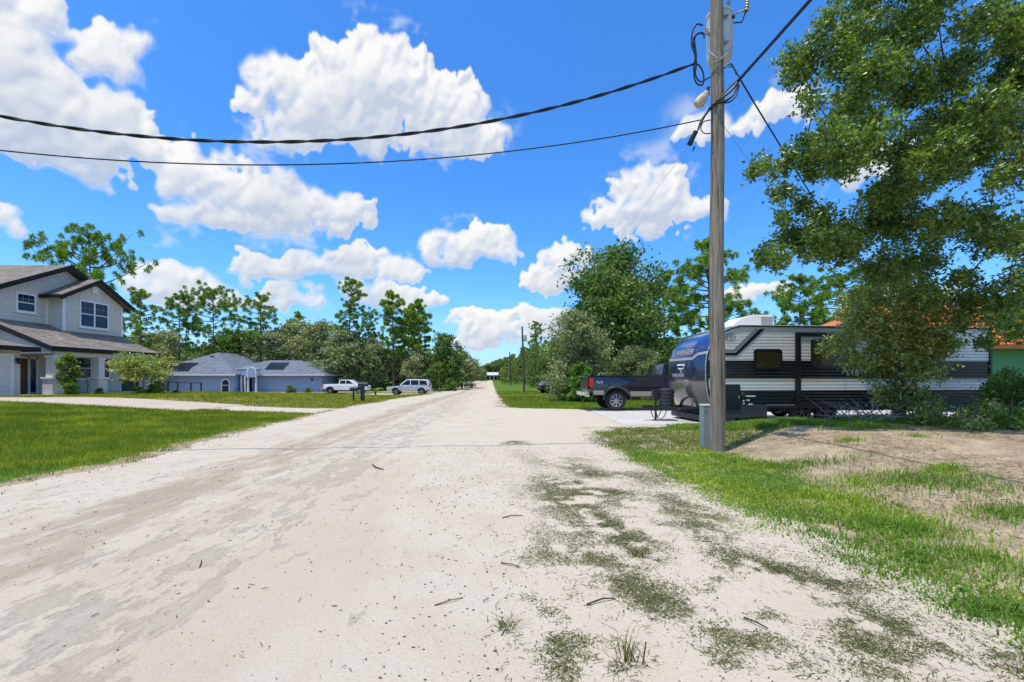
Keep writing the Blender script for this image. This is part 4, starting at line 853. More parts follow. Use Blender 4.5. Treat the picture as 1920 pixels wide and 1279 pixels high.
def window(parent, axis, plane, a0, a1, z0, z1, out, cols=2, grid=True, tr=0.09, sash=True):
    """flat window in a wall: plane x=plane (axis 'x') or y=plane; a0..a1 across, out = +1/-1 outward"""
    def bx(mb, u0, u1, w0, w1, d0, d1):
        d0, d1 = sorted((plane + out * d0, plane + out * d1))
        return mb.box(d0, d1, u0, u1, w0, w1) if axis == 'x' else mb.box(u0, u1, d0, d1, w0, w1)
    w = bx(MB(), a0 + tr, a1 - tr, z0 + tr, z1 - tr, 0.004, 0.012).build('window', GLASS, parent)
    fr = MB(); bx(fr, a0, a0 + tr, z0, z1, 0, 0.06); bx(fr, a1 - tr, a1, z0, z1, 0, 0.06); bx(fr, a0 + tr, a1 - tr, z0, z0 + tr, 0, 0.058); bx(fr, a0 + tr, a1 - tr, z1 - tr, z1, 0, 0.058)
    for k in range(1, cols): c = a0 + (a1 - a0) * k / cols; bx(fr, c - 0.05, c + 0.05, z0 + tr, z1 - tr, 0.012, 0.055)
    if sash: zc = (z0 + z1) / 2; bx(fr, a0 + tr, a1 - tr, zc - 0.03, zc + 0.03, 0.013, 0.05)
    fr.build('frame', TRIMW, w)
    bx(MB(), a0 - 0.04, a1 + 0.04, z0 - 0.07, z0 - 0.002, 0, 0.09).build('sill', TRIMW, w)
    if grid:
        mu = MB(); zc = (z0 + z1) / 2
        for k in range(cols):
            u0 = a0 + tr + (a1 - a0 - 2 * tr) * k / cols; u1 = a0 + tr + (a1 - a0 - 2 * tr) * (k + 1) / cols
            for j in (1, 2): c = u0 + (u1 - u0) * j / 3; bx(mu, c - 0.008, c + 0.008, zc + 0.03, z1 - tr, 0.013, 0.022)
            c = (zc + z1 - tr) / 2; bx(mu, u0, u1, c - 0.008, c + 0.008, 0.013, 0.021)
        mu.build('muntin', M('grey_muntin', (0.30, 0.31, 0.33), 0.6), w)
    return w
def rake(mb, p0, p1, x0, x1, h=0.29):                    # board along a sloping edge in the y-z plane
    (y0, z0), (y1, z1) = p0, p1; mb.prism([(y0, z0), (y1, z1), (y1, z1 - h), (y0, z0 - h)], 'x', x0, x1)

# ---------------------------------------------------------------- grey two-storey house
def grey_house():
    GZ = 0.42; t = thing('two_story_house', 'grey two-storey house with dark trimmed gables and columned porch', 'house', (-30, 28, GZ))
    MB().box(-40, -27.72, 23.52, 32.3, GZ - 0.3, 4.15).build('lower_wall', STUC, t)
    MB().prism([(25.2, 4.0), (33.0, 4.0), (33.0, 6.35), (29.1, 8.30), (25.2, 6.35)], 'x', -40, -28.6).build('upper_wall', SID2, t)
    MB().prism([(28.06, 4.0), (32.3, 4.0), (32.3, 6.42), (30.2, 7.62), (28.06, 6.42)], 'x', -28.7, -27.7).build('gable_wall', SID, t)
    r = MB(); r.slab([(-40.5, 24.75, 6.42), (-28.2, 24.75, 6.42), (-28.2, 29.1, 8.60), (-40.5, 29.1, 8.60)], 0.10); r.slab([(-40.5, 29.1, 8.60), (-28.2, 29.1, 8.60), (-28.2, 33.5, 6.40), (-40.5, 33.5, 6.40)], 0.10)
    main = r.build('roof', ROOFB, t, fix=True)
    f = MB(); rake(f, (24.72, 6.40), (29.1, 8.60), -28.22, -28.14); rake(f, (29.1, 8.60), (33.52, 6.39), -28.22, -28.14); f.box(-40.5, -28.22, 24.66, 24.74, 6.18, 6.43); f.build('fascia', FASC, main, fix=True)
    MB().box(-40.4, -28.3, 24.76, 25.2, 6.19, 6.22).build('soffit', SOFF, main)
    r = MB(); r.slab([(-31, 27.55, 6.45), (-27.3, 27.55, 6.45), (-27.3, 30.2, 7.92), (-31, 30.2, 7.92)], 0.09); r.slab([(-31, 30.2, 7.92), (-27.3, 30.2, 7.92), (-27.3, 32.85, 6.45), (-31, 32.85, 6.45)], 0.09)
    g = r.build('roof', ROOFB, t, fix=True)
    f = MB(); rake(f, (27.53, 6.43), (30.2, 7.92), -27.32, -27.24, 0.27); rake(f, (30.2, 7.92), (32.87, 6.43), -27.32, -27.24, 0.27); f.box(-29.2, -27.32, 27.47, 27.55, 6.24, 6.46); f.build('fascia', FASC, g, fix=True)
    MB().box(-28.5, -27.35, 27.56, 28.06, 6.25, 6.28).build('soffit', SOFF, g)
    MB().box(-27.7, -27.62, 29.95, 30.4, 7.0, 7.42).build('gable_vent', TRIMW, t)
    cb = MB()
    for (x, y) in ((-28.6, 25.25), (-27.7, 28.1), (-27.7, 32.26)): cb.box(x - 0.02, x + 0.035, y - 0.07, y + 0.07, 4.05, 6.36)
    cb.box(-28.61, -28.57, 27.9, 28.05, 4.6, 6.3); cb.build('corner_board', TRIMW, t)
    window(t, 'x', -28.6, 26.2, 27.3, 5.24, 6.36, 1, 1); window(t, 'x', -27.7, 29.1, 31.2, 4.66, 6.42, 1, 2)
    # porch: shed roof, beam, end wall, columns
    r = MB(); r.slab([(-24.8, 24.55, 3.10), (-24.8, 32.0, 3.10), (-28.75, 32.3, 4.76), (-28.75, 24.55, 4.76)], 0.09); p = r.build('porch_roof', ROOFB, t, fix=True)
    f = MB(); f.box(-24.80, -24.72, 24.5, 32.02, 2.86, 3.11); f.prism([(-24.74, 3.08), (-28.75, 4.765), (-28.75, 4.50), (-24.74, 2.82)], 'y', 24.47, 24.55); f.build('fascia', FASC, p, fix=True)
    MB().box(-27.7, -24.82, 24.6, 31.9, 2.84, 2.87).build('soffit', SOFF, p)
    MB().prism([(-25.05, 2.72), (-28.7, 2.72), (-28.7, 4.60), (-25.05, 2.98)], 'y', 24.62, 24.86).build('porch_end_wall', STUC, t, fix=True)
    MB().box(-25.4, -25.0, 24.88, 31.7, 2.62, 2.835).build('porch_beam', STUCL, t)
    MB().box(-27.7, -25.0, 23.6, 31.8, GZ - 0.3, GZ + 0.05).build('porch_floor', concrete('porch_concrete', (0.4, 0.38, 0.35), (0.48, 0.46, 0.43)), t)
    for y in (25.0, 27.75, 31.4):
        c = MB().box(-25.42, -25.02, y - 0.2, y + 0.2, GZ + 1.02, 2.62).build('column', STUCL, t)
        MB().box(-25.50, -24.94, y - 0.30, y + 0.30, GZ - 0.2, GZ + 0.92).build('pedestal', STUCL, c); MB().box(-25.56, -24.88, y - 0.36, y + 0.36, GZ + 0.92, GZ + 1.02).build('cap', TRIMW, c)
        MB().box(-25.46, -24.98, y - 0.24, y + 0.24, 2.50, 2.618).build('capital', TRIMW, c)
    window(t, 'x', -27.7, 28.5, 31.3, 1.30, 2.75, 1, 2)
    d = MB().box(-27.70, -27.66, 25.05, 25.97, GZ + 0.06, 2.48).build('door', DOORB, t); MB().lathe([(0.0, 0), (0.035, 0.01), (0.035, 0.05), (0.0, 0.06)], (-27.66, 25.88, 1.4), 'x', 10).build('knob', M('brass', (0.5, 0.4, 0.2), 0.3, 1.0), d)
    fr = MB(); fr.box(-27.72, -27.62, 25.97, 26.09, GZ + 0.05, 2.6); fr.box(-27.72, -27.62, 26.42, 26.54, GZ + 0.05, 2.6); fr.box(-27.72, -27.62, 24.93, 26.54, 2.48, 2.62); fr.box(-27.72, -27.62, 24.93, 25.05, GZ + 0.05, 2.6); fr.build('door_frame', TRIMW, d)
    MB().box(-27.70, -27.65, 26.1, 26.41, GZ + 0.15, 2.46).build('sidelight', GLASS, d)
    # garage wing at the near end
    MB().box(-34, -25.4, 15.5, 23.5, GZ - 0.3, 3.0).build('garage_wall', STUC, t)
    r = MB(); a, b, c_, e = (-24.9, 15.0, 2.98), (-24.9, 23.95, 2.98), (-34.5, 23.95, 2.98), (-34.5, 15.0, 2.98); k1, k2 = (-29.7, 19.5, 4.6), (-29.7, 19.6, 4.6)
    r.add([a, b, c_, e, k1, k2], [(0, 1, 5, 4), (1, 2, 5), (2, 3, 4, 5), (3, 0, 4), (0, 3, 2, 1)]); gr = r.build('garage_roof', ROOFB, t, fix=True)
    f = MB(); f.box(-24.92, -24.84, 14.95, 24.0, 2.76, 2.995); f.box(-34.5, -24.92, 23.95, 24.02, 2.76, 2.99); f.build('fascia', FASC, gr)
    fr = MB(); fr.box(-25.4, -25.33, 22.98, 23.14, GZ - 0.1, 2.62); fr.box(-25.4, -25.33, 17.5, 22.98, 2.46, 2.62); fr.build('garage_door_frame', TRIMW, t)
    for k in range(4): MB().box(-25.41, -25.37, 17.6, 22.97, GZ + 0.02 + k * 0.51, GZ + 0.52 + k * 0.51).build('garage_door_panel', STUCL, t)
    l = MB().lathe([(0.02, 0.30), (0.11, 0.26), (0.13, 0.20), (0.09, 0.18), (0.08, 0.0), (0.03, -0.03)], (-25.25, 23.30, 2.12), 'z', 10).build('wall_lamp', BLACK, t, smooth=True); MB().box(-25.4, -25.24, 23.27, 23.33, 2.26, 2.40).build('bracket', BLACK, l)
    MB().lathe([(0.07, 0.0), (0.075, 0.16)], (-25.25, 23.30, 2.13), 'z', 10).build('lamp_glass', M('frosted_glass', (0.75, 0.75, 0.72), 0.2, var=0.02), l)
    # chair on the porch
    ch = thing('porch_chair', 'small black metal chair on the porch of the grey house', 'chair', (-26.6, 28.9, GZ + 0.05)); cx, cy, cz = -26.6, 28.9, GZ + 0.05
    MB().box(cx - .22, cx + .22, cy - .22, cy + .22, cz + .42, cz + .45).build('seat', BLACK, ch)
    for sx in (-1, 1):
        for sy in (-1, 1): MB().cyl((cx + sx * .2, cy + sy * .2, cz), (cx + sx * .19, cy + sy * .19, cz + .42), .014, n=6).build('leg', BLACK, ch)
    bk = MB(); bk.tube([(cx - .2, cy - .2, cz + .44), (cx - .26, cy - .2, cz + .9), (cx - .26, cy + .2, cz + .9), (cx - .2, cy + .2, cz + .44)], .013, 6)
    for k in range(4): bk.cyl((cx - .21, cy - .12 + .08 * k, cz + .44), (cx - .26, cy - .12 + .08 * k, cz + .9), .008, n=5)
    bk.build('backrest', BLACK, ch)
grey_house()
CONE = make_oak(61, 2.0, 0.55, 0.04, 16, 0.05, 7000, SHRUB_G, name='shrub', trunk_r=0.03); MYR = make_oak(62, 2.6, 1.9, 0.55, 18, 0.07, 6500, OAK_DRAB, name='ornamental_tree', stems=3, trunk_r=0.06, bk=bark('pale_bark', (0.16, 0.13, 0.1), (0.32, 0.28, 0.23)))
put(CONE, 131, 24.3, 'tall narrow green shrub between the two porch columns', 'shrubs by the houses and road', 1.12, 0.4, 1.14); CONE['category'] = 'shrub'
put(MYR, 266, 26.5, 'small flat-topped ornamental tree by the porch end of the grey house', None, 0.92, 0.8, 0.84); MYR['category'] = 'tree'
shrub(186, 24.6, 728, 'low dark shrub at the second porch column', 1.3, 0.5, make_oak(63, 1.6, 0.9, 0.02, 9, 0.06, 3000, DARK_G, name='shrub', stems=3, trunk_r=0.02))
shrub(262, 25.6, 727, 'leafy low shrub round the trunk of the ornamental tree', 1.6, 1.5); shrub(290, 26.4, 722, 'mounded green shrub on the lawn right of the ornamental tree', 2.0, 2.2); shrub(330, 27.5, 733, 'low spreading lawn shrub before the black fence', 2.2, 3.0)

# ---------------------------------------------------------------- blue house
def hip_roof(x0, x1, y0, y1, ze, rise, mat, parent, name='roof', along=None):
    w, d = x1 - x0, y1 - y0; h = min(w, d) / 2
    if w >= d: A, B = (x0 + h, (y0 + y1) / 2, ze + rise), (x1 - h, (y0 + y1) / 2, ze + rise)
    else: A, B = ((x0 + x1) / 2, y0 + h, ze + rise), ((x0 + x1) / 2, y1 - h, ze + rise)
    P = [(x0, y0, ze), (x1, y0, ze), (x1, y1, ze), (x0, y1, ze), A, B]
    Fc = [(0, 1, 5, 4), (1, 2, 5), (2, 3, 4, 5), (3, 0, 4), (3, 2, 1, 0)] if w >= d else [(0, 1, 4), (1, 2, 5, 4), (2, 3, 5), (3, 0, 4, 5), (3, 2, 1, 0)]
    return MB().add(P, Fc).build(name, mat, parent, fix=True)
def arch_poly(c, w, z0, zs, n=10): # arch outline: centre, half width, base, spring height
    return [(c - w, z0), (c + w, z0)] + [(c + w * math.cos(math.pi * k / n), zs + w * math.sin(math.pi * k / n)) for k in range(n + 1)]
def ray_y(px, py, y0, ze, slope):                 # pixel on a roof slope that starts at y0, ze and rises away from us
    a = (HZ - py) / F; d = (EYE - ze + slope * y0) / (slope - a); return at(px, py, d)
def blue_house():
    GZ = -0.85; BL = M('blue_stucco', (0.26, 0.36, 0.52), 0.9, var=0.05, bmp=0.2); t = thing('blue_house', 'low blue stucco house with slate hip roof and solar panels', 'house', (-41, 70, GZ))
    MB().box(-53.2, -40.4, 66.2, 84, GZ - 0.3, 1.92).build('wall', BL, t); MB().box(-40.4, -28.6, 68.4, 80, GZ - 0.3, 1.92).build('wall', BL, t)
    rl = hip_roof(-53.9, -39.8, 65.5, 84.6, 1.92, 3.55, ROOFG, t); rr = hip_roof(-46.0, -27.9, 67.7, 80.7, 1.925, 2.35, ROOFG, t)
    WT = M('white_fascia', (0.62, 0.64, 0.66), 0.6, var=0.04)
    MB().box(-53.9, -39.8, 65.42, 65.5, 1.74, 1.93).build('fascia', WT, rl); MB().box(-39.78, -27.9, 67.62, 67.7, 1.74, 1.93).build('fascia', WT, rr); MB().box(-27.9, -27.82, 67.62, 80.7, 1.74, 1.93).build('fascia', WT, rr)
    PV = M('solar_glass', (0.012, 0.018, 0.04), 0.15, var=0.2); sl, sr = 3.55 / 7.05, 2.35 / 6.5
    def panel(q, y0, s, lift=0.09):
        P = [ray_y(px, py, y0, 1.92, s) + Vector((0, 0, lift)) for px, py in q]; o = MB().slab(P, 0.07).build('solar_panel', PV, t, fix=True)
        fr = MB()
        for i in range(4): fr.cyl(P[i], P[(i + 1) % 4], 0.05, n=5)
        fr.build('frame', BLACK, o)
    panel([(324, 696.5), (352, 696.5), (361, 688), (330, 688)], 65.5, sl); panel([(331, 687.5), (362, 687.5), (372, 682), (338, 682)], 65.5, sl); panel([(297, 696.5), (321, 696.5), (328, 688), (304, 688)], 65.5, sl)
    panel([(497, 693.5), (530, 693.5), (542, 681.5), (508, 681.5)], 67.7, sr)
    MB().slab([ray_y(394, 670.5, 65.5, 1.92, sl) + Vector((0, 0, .1)), ray_y(403, 670.5, 65.5, 1.92, sl) + Vector((0, 0, .1)), ray_y(401, 668, 65.5, 1.92, sl) + Vector((0, 0, .1)), ray_y(393, 668, 65.5, 1.92, sl) + Vector((0, 0, .1))], .1).build('roof_vent', BLACK, rl, fix=True)
    # arched window
    c = (422.5 - 960) / F * 66.1
    fr = MB().prism(arch_poly(c, 0.68, GZ + 0.05, GZ + 1.55), 'y', 66.12, 66.19).build('arched_window_trim', WT, t, fix=True); MB().prism(arch_poly(c, 0.46, GZ + 0.15, GZ + 1.50), 'y', 66.08, 66.115).build('window', GLASS, t, fix=True)
    MB().box(c - .46, c + .46, 66.05, 66.078, GZ + 1.14, GZ + 1.22).build('sash', WT, t)
    # entry: parapet wall, columns and a tall arch
    x0, x1 = (444 - 960) / F * 67, (485 - 960) / F * 67
    MB().box(x0, x1, 67.05, 67.4, 1.75, 2.75).build('entry_parapet', BL, t); MB().box(x0 - .05, x1 + .05, 66.98, 67.45, 2.75, 2.87).build('entry_cornice', WT, t)
    ca = (471.5 - 960) / F * 67
    MB().prism(arch_poly(ca, 0.72, 1.5, 2.35), 'y', 66.95, 67.04).build('arch_trim', WT, t, fix=True); MB().prism(arch_poly(ca, 0.52, 1.5, 2.35), 'y', 66.90, 66.945).build('arch_panel', BL, t, fix=True)
    for px in (451, 458, 464, 479): x = (px - 960) / F * 67; c = MB().cyl((x, 67.2, GZ), (x, 67.2, 1.75), 0.16, 0.14, 12).build('column', WT, t, smooth=True); MB().box(x - .22, x + .22, 66.99, 67.42, GZ - .1, GZ + .25).build('base', WT, c)
    x = (466 - 960) / F * 68.3; MB().box(x - .5, x + .5, 68.34, 68.39, GZ + .2, GZ + 2.2).build('entry_window', GLASS, t); MB().box(x0, x1, 66.85, 68.4, GZ - .2, GZ + .12).build('entry_step', WT, t)
    x = (585 - 960) / F * 68.3; MB().box(x - .1, x + .1, 68.2, 68.4, 1.0, 1.3).build('wall_lamp', BLACK, t)
blue_house()
def fence(name, label, P, h, posts, solid=False):
    t = thing(name, label, 'fence', (P[0][0], P[0][1], gz1(*P[0])))
    for i in range(len(P) - 1):
        (xa, ya), (xb, yb) = P[i], P[i + 1]; za, zb = gz1(xa, ya), gz1(xb, yb)
        for f in ((0.97, 0.12) if not solid else (0.97,)): MB().tube([(xa, ya, za + h * f), (xb, yb, zb + h * f)], 0.045, 6).build('rail', BLACK, t)
        if solid: MB().slab([(xa, ya, za - .05), (xb, yb, zb - .05), (xb, yb, zb + h), (xa, ya, za + h)], 0.04).build('panel', M('green_screen', (0.02, 0.045, 0.03), 0.8), t, fix=True)
    for (x, y) in P: MB().box(x - .06, x + .06, y - .06, y + .06, gz1(x, y) - .1, gz1(x, y) + h).build('post', BLACK, t)
fx = lambda px, d: ((px - 960) / F * d, d)
fence('metal_fence', 'black open rail fence on the lawn before the blue house', [fx(306, 46), fx(315, 48), fx(333, 51), fx(358, 55), fx(377, 56)], 1.55, 1)
fence('screen_fence', 'dark green screen fence between the grey and blue houses', [fx(226, 45), fx(258, 46)], 1.5, 1, True)
fence('screen_fence', 'dark green screen panel at the left end of the rail fence', [fx(286, 46.5), fx(304, 46.5)], 1.5, 1, True)
shrub(545, 64, 724, 'low green shrub under the right wing wall of the blue house', 1.6, 0.4); shrub(578, 64.5, 728, 'dark low shrub next to the white pickup tail', 1.8, 1.9); shrub(845, 66, 712, 'dark rounded bush at the left road edge far off', 1.2, 0.9, SB)
# ---------------------------------------------------------------- green house with the orange roof
def green_house():
    t = thing('green_house', 'green house with orange tile roof behind the travel trailer', 'house', (22, 25, 0)); GR = M('mint_stucco', (0.16, 0.36, 0.16), 0.9, var=0.08, bmp=0.2)
    MB().box(16.1, 36, 21.2, 31, -0.2, 2.85).build('wall', GR, t)
    m, nt, bs = new_mat('orange_tile'); p = objco(nt); w = nd(nt, 'ShaderNodeTexWave', bands_direction='Z'); w.inputs['Scale'].default_value = 3.2; nt.links.new(p, w.inputs[0])
    c = mixc(nt, 1.0, ramp(nt, noise(nt, p, 2.0, 5), [(0.3, (0.52, 0.13, 0.03)), (0.7, (0.66, 0.20, 0.05))]), ramp(nt, w.outputs[0], [(0.05, (0.7, 0.7, 0.7)), (0.3, (1, 1, 1))]), 'MULTIPLY'); nt.links.new(c, bs.inputs['Base Color']); bs.inputs['Roughness'].default_value = 0.7; bump(nt, bs, w.outputs[0], 0.6, 0.04)
    r = hip_roof(15.4, 36.8, 20.5, 31.7, 2.85, 2.75, m, t); MB().box(15.4, 36.8, 20.42, 20.5, 2.70, 2.86).build('fascia', M('rust_fascia', (0.35, 0.10, 0.04), 0.7), r)
    # tile courses standing proud on the front slope
    for k in range(16):
        f = k / 16; y = 20.5 + 5.6 * f; z = 2.85 + 2.75 * f; MB().box(15.4 + 5.6 * f + .02, 36.8 - 5.6 * f - .02, y - .02, y + .10, z + .005, z + .06).build('tile_course', m, r)
    P = [ray_y(px, py, 20.5, 2.95, 2.75 / 5.6) for px, py in ((1572, 612), (1606, 612), (1610, 596), (1588, 596))]; MB().slab(P, .05).build('solar_panel', M('solar_glass'), t, fix=True)
green_house()
def far_barn():
    d = 228.0; x0, x1 = (904.5 - 960) / F * d, (933 - 960) / F * d; z0 = gz1(x0, d); t = thing('metal_building', 'long pale building with white roof at the far end of the road', 'building', ((x0 + x1) / 2, d, z0))
    W = M('pale_metal', (0.42, 0.40, 0.37), 0.7); MB().box(x0, x1, d, d + 9, z0 - .3, z0 + 2.6).build('wall', W, t)
    MB().prism([(d - .6, z0 + 2.6), (d + 9.6, z0 + 2.6), (d + 4.5, z0 + 4.1)], 'x', x0 - .4, x1 + .4).build('roof', M('white_metal_roof', (0.55, 0.55, 0.55), 0.5), t, fix=True)
    for k in range(4): x = x0 + (x1 - x0) * (k + .5) / 4; MB().box(x - .6, x + .6, d - .05, d - .01, z0 + .2, z0 + 2.1).build('window', GLASS, t)
far_barn()
# ---------------------------------------------------------------- vehicles
RUB = M('tyre_rubber', (0.018, 0.018, 0.018), 0.85, var=0.3, nscale=20); ALLOY = M('alloy', (0.52, 0.53, 0.55), 0.3, 1.0, var=0.05); CHROME = M('chrome', (0.7, 0.7, 0.72), 0.12, 1.0, var=0.02); UNDER = M('underbody', (0.008, 0.008, 0.008), 0.8)
TAIL = M('red_lens', (0.45, 0.01, 0.01), 0.15, var=0.1, coat=0.6); LAMPW = M('clear_lens', (0.6, 0.62, 0.65), 0.1, var=0.05, coat=0.6)
def wheel(parent, x, y, r, w=0.26, side=1, spokes=8, rimmat=None):
    """axis along y, outer face towards side"""
    t = MB().lathe([(r * .62, -w / 2), (r * .9, -w / 2), (r * .985, -w / 2 + .04), (r, -w * .2), (r, w * .2), (r * .985, w / 2 - .04), (r * .9, w / 2), (r * .62, w / 2), (r * .58, 0), (r * .62, -w / 2)], (x, y, r), 'y', 28, False).build('wheel', RUB, parent, smooth=True, world=False)
    yo = y + side * w * 0.42; s = side
    rim = MB(); rim.lathe([(r * .64, yo - .02), (r * .64, yo + .01 * s), (r * .56, yo + .012 * s), (r * .55, yo - .02)], (x, 0, r), 'y', 28, False)
    for k in range(spokes):
        a = 2 * math.pi * k / spokes; c, q = math.cos(a), math.sin(a); hw = r * .055
        rim.add([(x + c * r * .1 - q * hw, yo + .012 * s, r + q * r * .1 + c * hw), (x + c * r * .1 + q * hw, yo + .012 * s, r + q * r * .1 - c * hw), (x + c * r * .57 + q * hw * 1.3, yo, r + q * r * .57 - c * hw * 1.3), (x + c * r * .57 - q * hw * 1.3, yo, r + q * r * .57 + c * hw * 1.3)], [(0, 1, 2, 3)])
    rim.lathe([(0.0, yo + .02 * s), (r * .17, yo + .018 * s), (r * .17, yo - .02 * s)], (x, 0, r), 'y', 16); rim.build('rim', rimmat or ALLOY, t, world=False, smooth=True)
    MB().lathe([(0.0, yo - .05 * s), (r * .55, yo - .05 * s), (r * .55, yo - .06 * s)], (x, 0, r), 'y', 20).build('brake_disc', UNDER, t, world=False)
def arc(cx, cz, r, n=9): return [(cx + r * math.cos(math.pi * k / n), cz + r * math.sin(math.pi * k / n)) for k in range(n + 1)]
def taper(mb, z0, k):
    mb.v = [(x, y * (1 - k * max(0.0, z - z0)), z) for x, y, z in mb.v]; return mb
def vehicle(name, label, loc, rz, top, arches, ground, half, paint, green, wins, belt, tap, wheel_r, spokes=8, extras=None, scale=1.0, two_tone=None):
    """top: upper body outline rear->front, arches: axle xs, green: greenhouse polygon, wins: side windows"""
    t = thing(name, label, 'car' if 'pickup' not in name else 'truck', loc, rz); t.scale = (scale,) * 3
    low = [top[-1]] if False else []
    ra = wheel_r * 1.22; zc = wheel_r * 1.02; poly = list(top)
    for ax in sorted(arches, reverse=True): poly += [(ax + ra, ground)] + [p for p in arc(ax, zc, ra) if p[1] > ground] + [(ax - ra, ground)]
    poly_b = [(x, z) for x, z in poly]
    def roundy(mb): # barrel the sides a little
        mb.v = [(x, y * (1 - 0.05 * ((z - 0.85) / 0.6) ** 2 - 0.10 * max(0, (abs(x) - L2 * 0.80) / (L2 * 0.2)) ** 2), z) for x, y, z in mb.v]; return mb
    L2 = max(abs(p[0]) for p in top)
    body = roundy(MB().prism(poly_b, 'y', -half, half)).build('body', paint, t, bevel=0.035, world=False, fix=True); shade(body.data)
    if green:
        cab = taper(MB().prism(green, 'y', -half * .965, half * .965), belt, tap).build('cab', paint, t, bevel=0.03, world=False, fix=True); shade(cab.data)
        for q in wins:
            for s in (-1, 1):
                a, b = half * .965 - .01, half * .965 + .012
                taper(MB().prism(q, 'y', s * a, s * b), belt, tap).build('window', CARGLASS, t, world=False, fix=True)
    MB().box(-L2 * .93, L2 * .9, -half * .86, half * .86, ground + .02, ground + .5).build('underbody', UNDER, t, world=False)
    for ax in arches:
        for s in (-1, 1): wheel(t, ax, s * (half - .17), wheel_r, .27, s, spokes)
    if extras: extras(t, half, L2)
    return t
def trk_rz(): return 0.045
# --- black pickup behind the trailer, tail towards the road
def ext_black(t, h, L):
    tan = M('tan_lower_paint', (0.36, 0.33, 0.27), 0.3, 0.3, var=0.05, coat=0.5)
    for s in (-1, 1):
        MB().box(-L + .02, -L + .20, s * (h - .22), s * (h * .99), .98, 1.32).build('tail_light', TAIL, t, world=False, bevel=.02, fix=True)
        MB().box(-1.42, 1.75, s * (h - .02), s * (h + .004), .60, .80).build('lower_trim', tan, t, world=False, fix=True)
        MB().box(-L + .18, -2.50, s * (h - .05), s * (h + .004), .66, .84).build('lower_trim', tan, t, world=False, fix=True)
        MB().tube([(p[0], s * (h + .005), p[1]) for p in arc(-1.95, .44, .56, 12)], .045, 6).build('fender_flare', M('black_paint'), t, world=False, smooth=True)
        MB().box(1.18, 1.20, s * (h - .01), s * (h + .006), .7, 1.36).build('door_seam', UNDER, t, world=False); MB().box(.05, .07, s * (h - .01), s * (h + .006), .7, 1.4).build('door_seam', UNDER, t, world=False)
        MB().box(.22, .42, s * (h), s * (h + .035), 1.22, 1.26).build('door_handle', CHROME, t, world=False, bevel=.01, fix=True)
        MB().box(1.9, 2.05, s * (h + .02), s * (h + .25), 1.35, 1.62).build('mirror', M('black_paint'), t, world=False, bevel=.03, fix=True)
    b = MB().box(-L - .16, -L + .04, -h * .97, h * .97, .58, .82).build('rear_bumper', CHROME, t, world=False, bevel=.05, fix=True); MB().box(-L - .17, -L - .155, -.26, .26, .60, .74).build('licence_plate', M('plate_white', (.6, .6, .6), .5), b, world=False)
    MB().box(-L + .05, -.05, -h * .93, h * .93, 1.425, 1.455).build('bed_rail_cap', UNDER, t, world=False, bevel=.01, fix=True)
    MB().box(-L - .015, -L + .01, -h * .8, h * .8, .86, 1.40).build('tailgate', M('black_paint'), t, world=False, bevel=.02, fix=True)
    MB().box(-L - .16, -L - .35, -.05, .05, .50, .56).build('tow_hitch', UNDER, t, world=False, fix=True)
    MB().box(3.0, L + .08, -h * .97, h * .97, .56, .80).build('front_bumper', CHROME, t, world=False, bevel=.05, fix=True)
    for s in (-1, 1): tx = text_mesh('4x4', .17); place_text(tx, 'bed_decal', M('decal_silver', (.6, .6, .62), .4, .3), t, lambda u, v, s=s: (-L + .30 + u if s < 0 else -L + .75 - u, s * (h + .006), 1.12 + v))
def text_mesh(s, size, ext=0.0, shear=0.0):
    cu = bpy.data.curves.new('lettering', 'FONT'); cu.body = s; cu.size = size; cu.extrude = ext; cu.shear = shear; cu.resolution_u = 3; o = bpy.data.objects.new('lettering', cu); COL.objects.link(o)
    dg = bpy.context.evaluated_depsgraph_get(); me = bpy.data.meshes.new_from_object(o.evaluated_get(dg)); bpy.data.objects.remove(o); bpy.data.curves.remove(cu)
    v = [tuple(p.co) for p in me.vertices]; f = [tuple(p.vertices) for p in me.polygons]; bpy.data.meshes.remove(me); return v, f
def place_text(vf, name, mat, parent, fn):
    mb = MB(); mb.add([fn(p[0], p[1]) for p in vf[0]], vf[1]); return mb.build(name, mat, parent, world=False)
M('black_paint', (0.010, 0.011, 0.016), 0.25, 0.0, var=0.1, coat=1.0); M('white_paint', (0.74, 0.75, 0.77), 0.3, 0.0, var=0.02, coat=0.6); M('silver_paint', (0.62, 0.64, 0.67), 0.3, 0.2, var=0.02, coat=0.6)
bx_, by_ = (1100 - 960) / F * 18.7 + 3.15, 19.65
vehicle('pickup_truck', 'black pickup parked beyond the travel trailer with its red tail light toward road', (bx_, by_ + .05, gz1(bx_, by_) + 0.03), trk_rz(),
        [(-3.05, .78), (-3.08, 1.42), (.02, 1.44), (1.95, 1.40), (2.95, 1.30), (3.12, 1.15), (3.12, .62)], (-1.98, 1.98), .62, .99, M('black_paint'),
        [(-.10, 1.40), (.02, 1.93), (.35, 1.97), (1.05, 1.95), (1.90, 1.40)], [[(.05, 1.46), (.12, 1.88), (.62, 1.90), (.62, 1.46)], [(.70, 1.46), (.70, 1.90), (1.02, 1.88), (1.60, 1.46)]], 1.42, .16, .42, 8, ext_black)
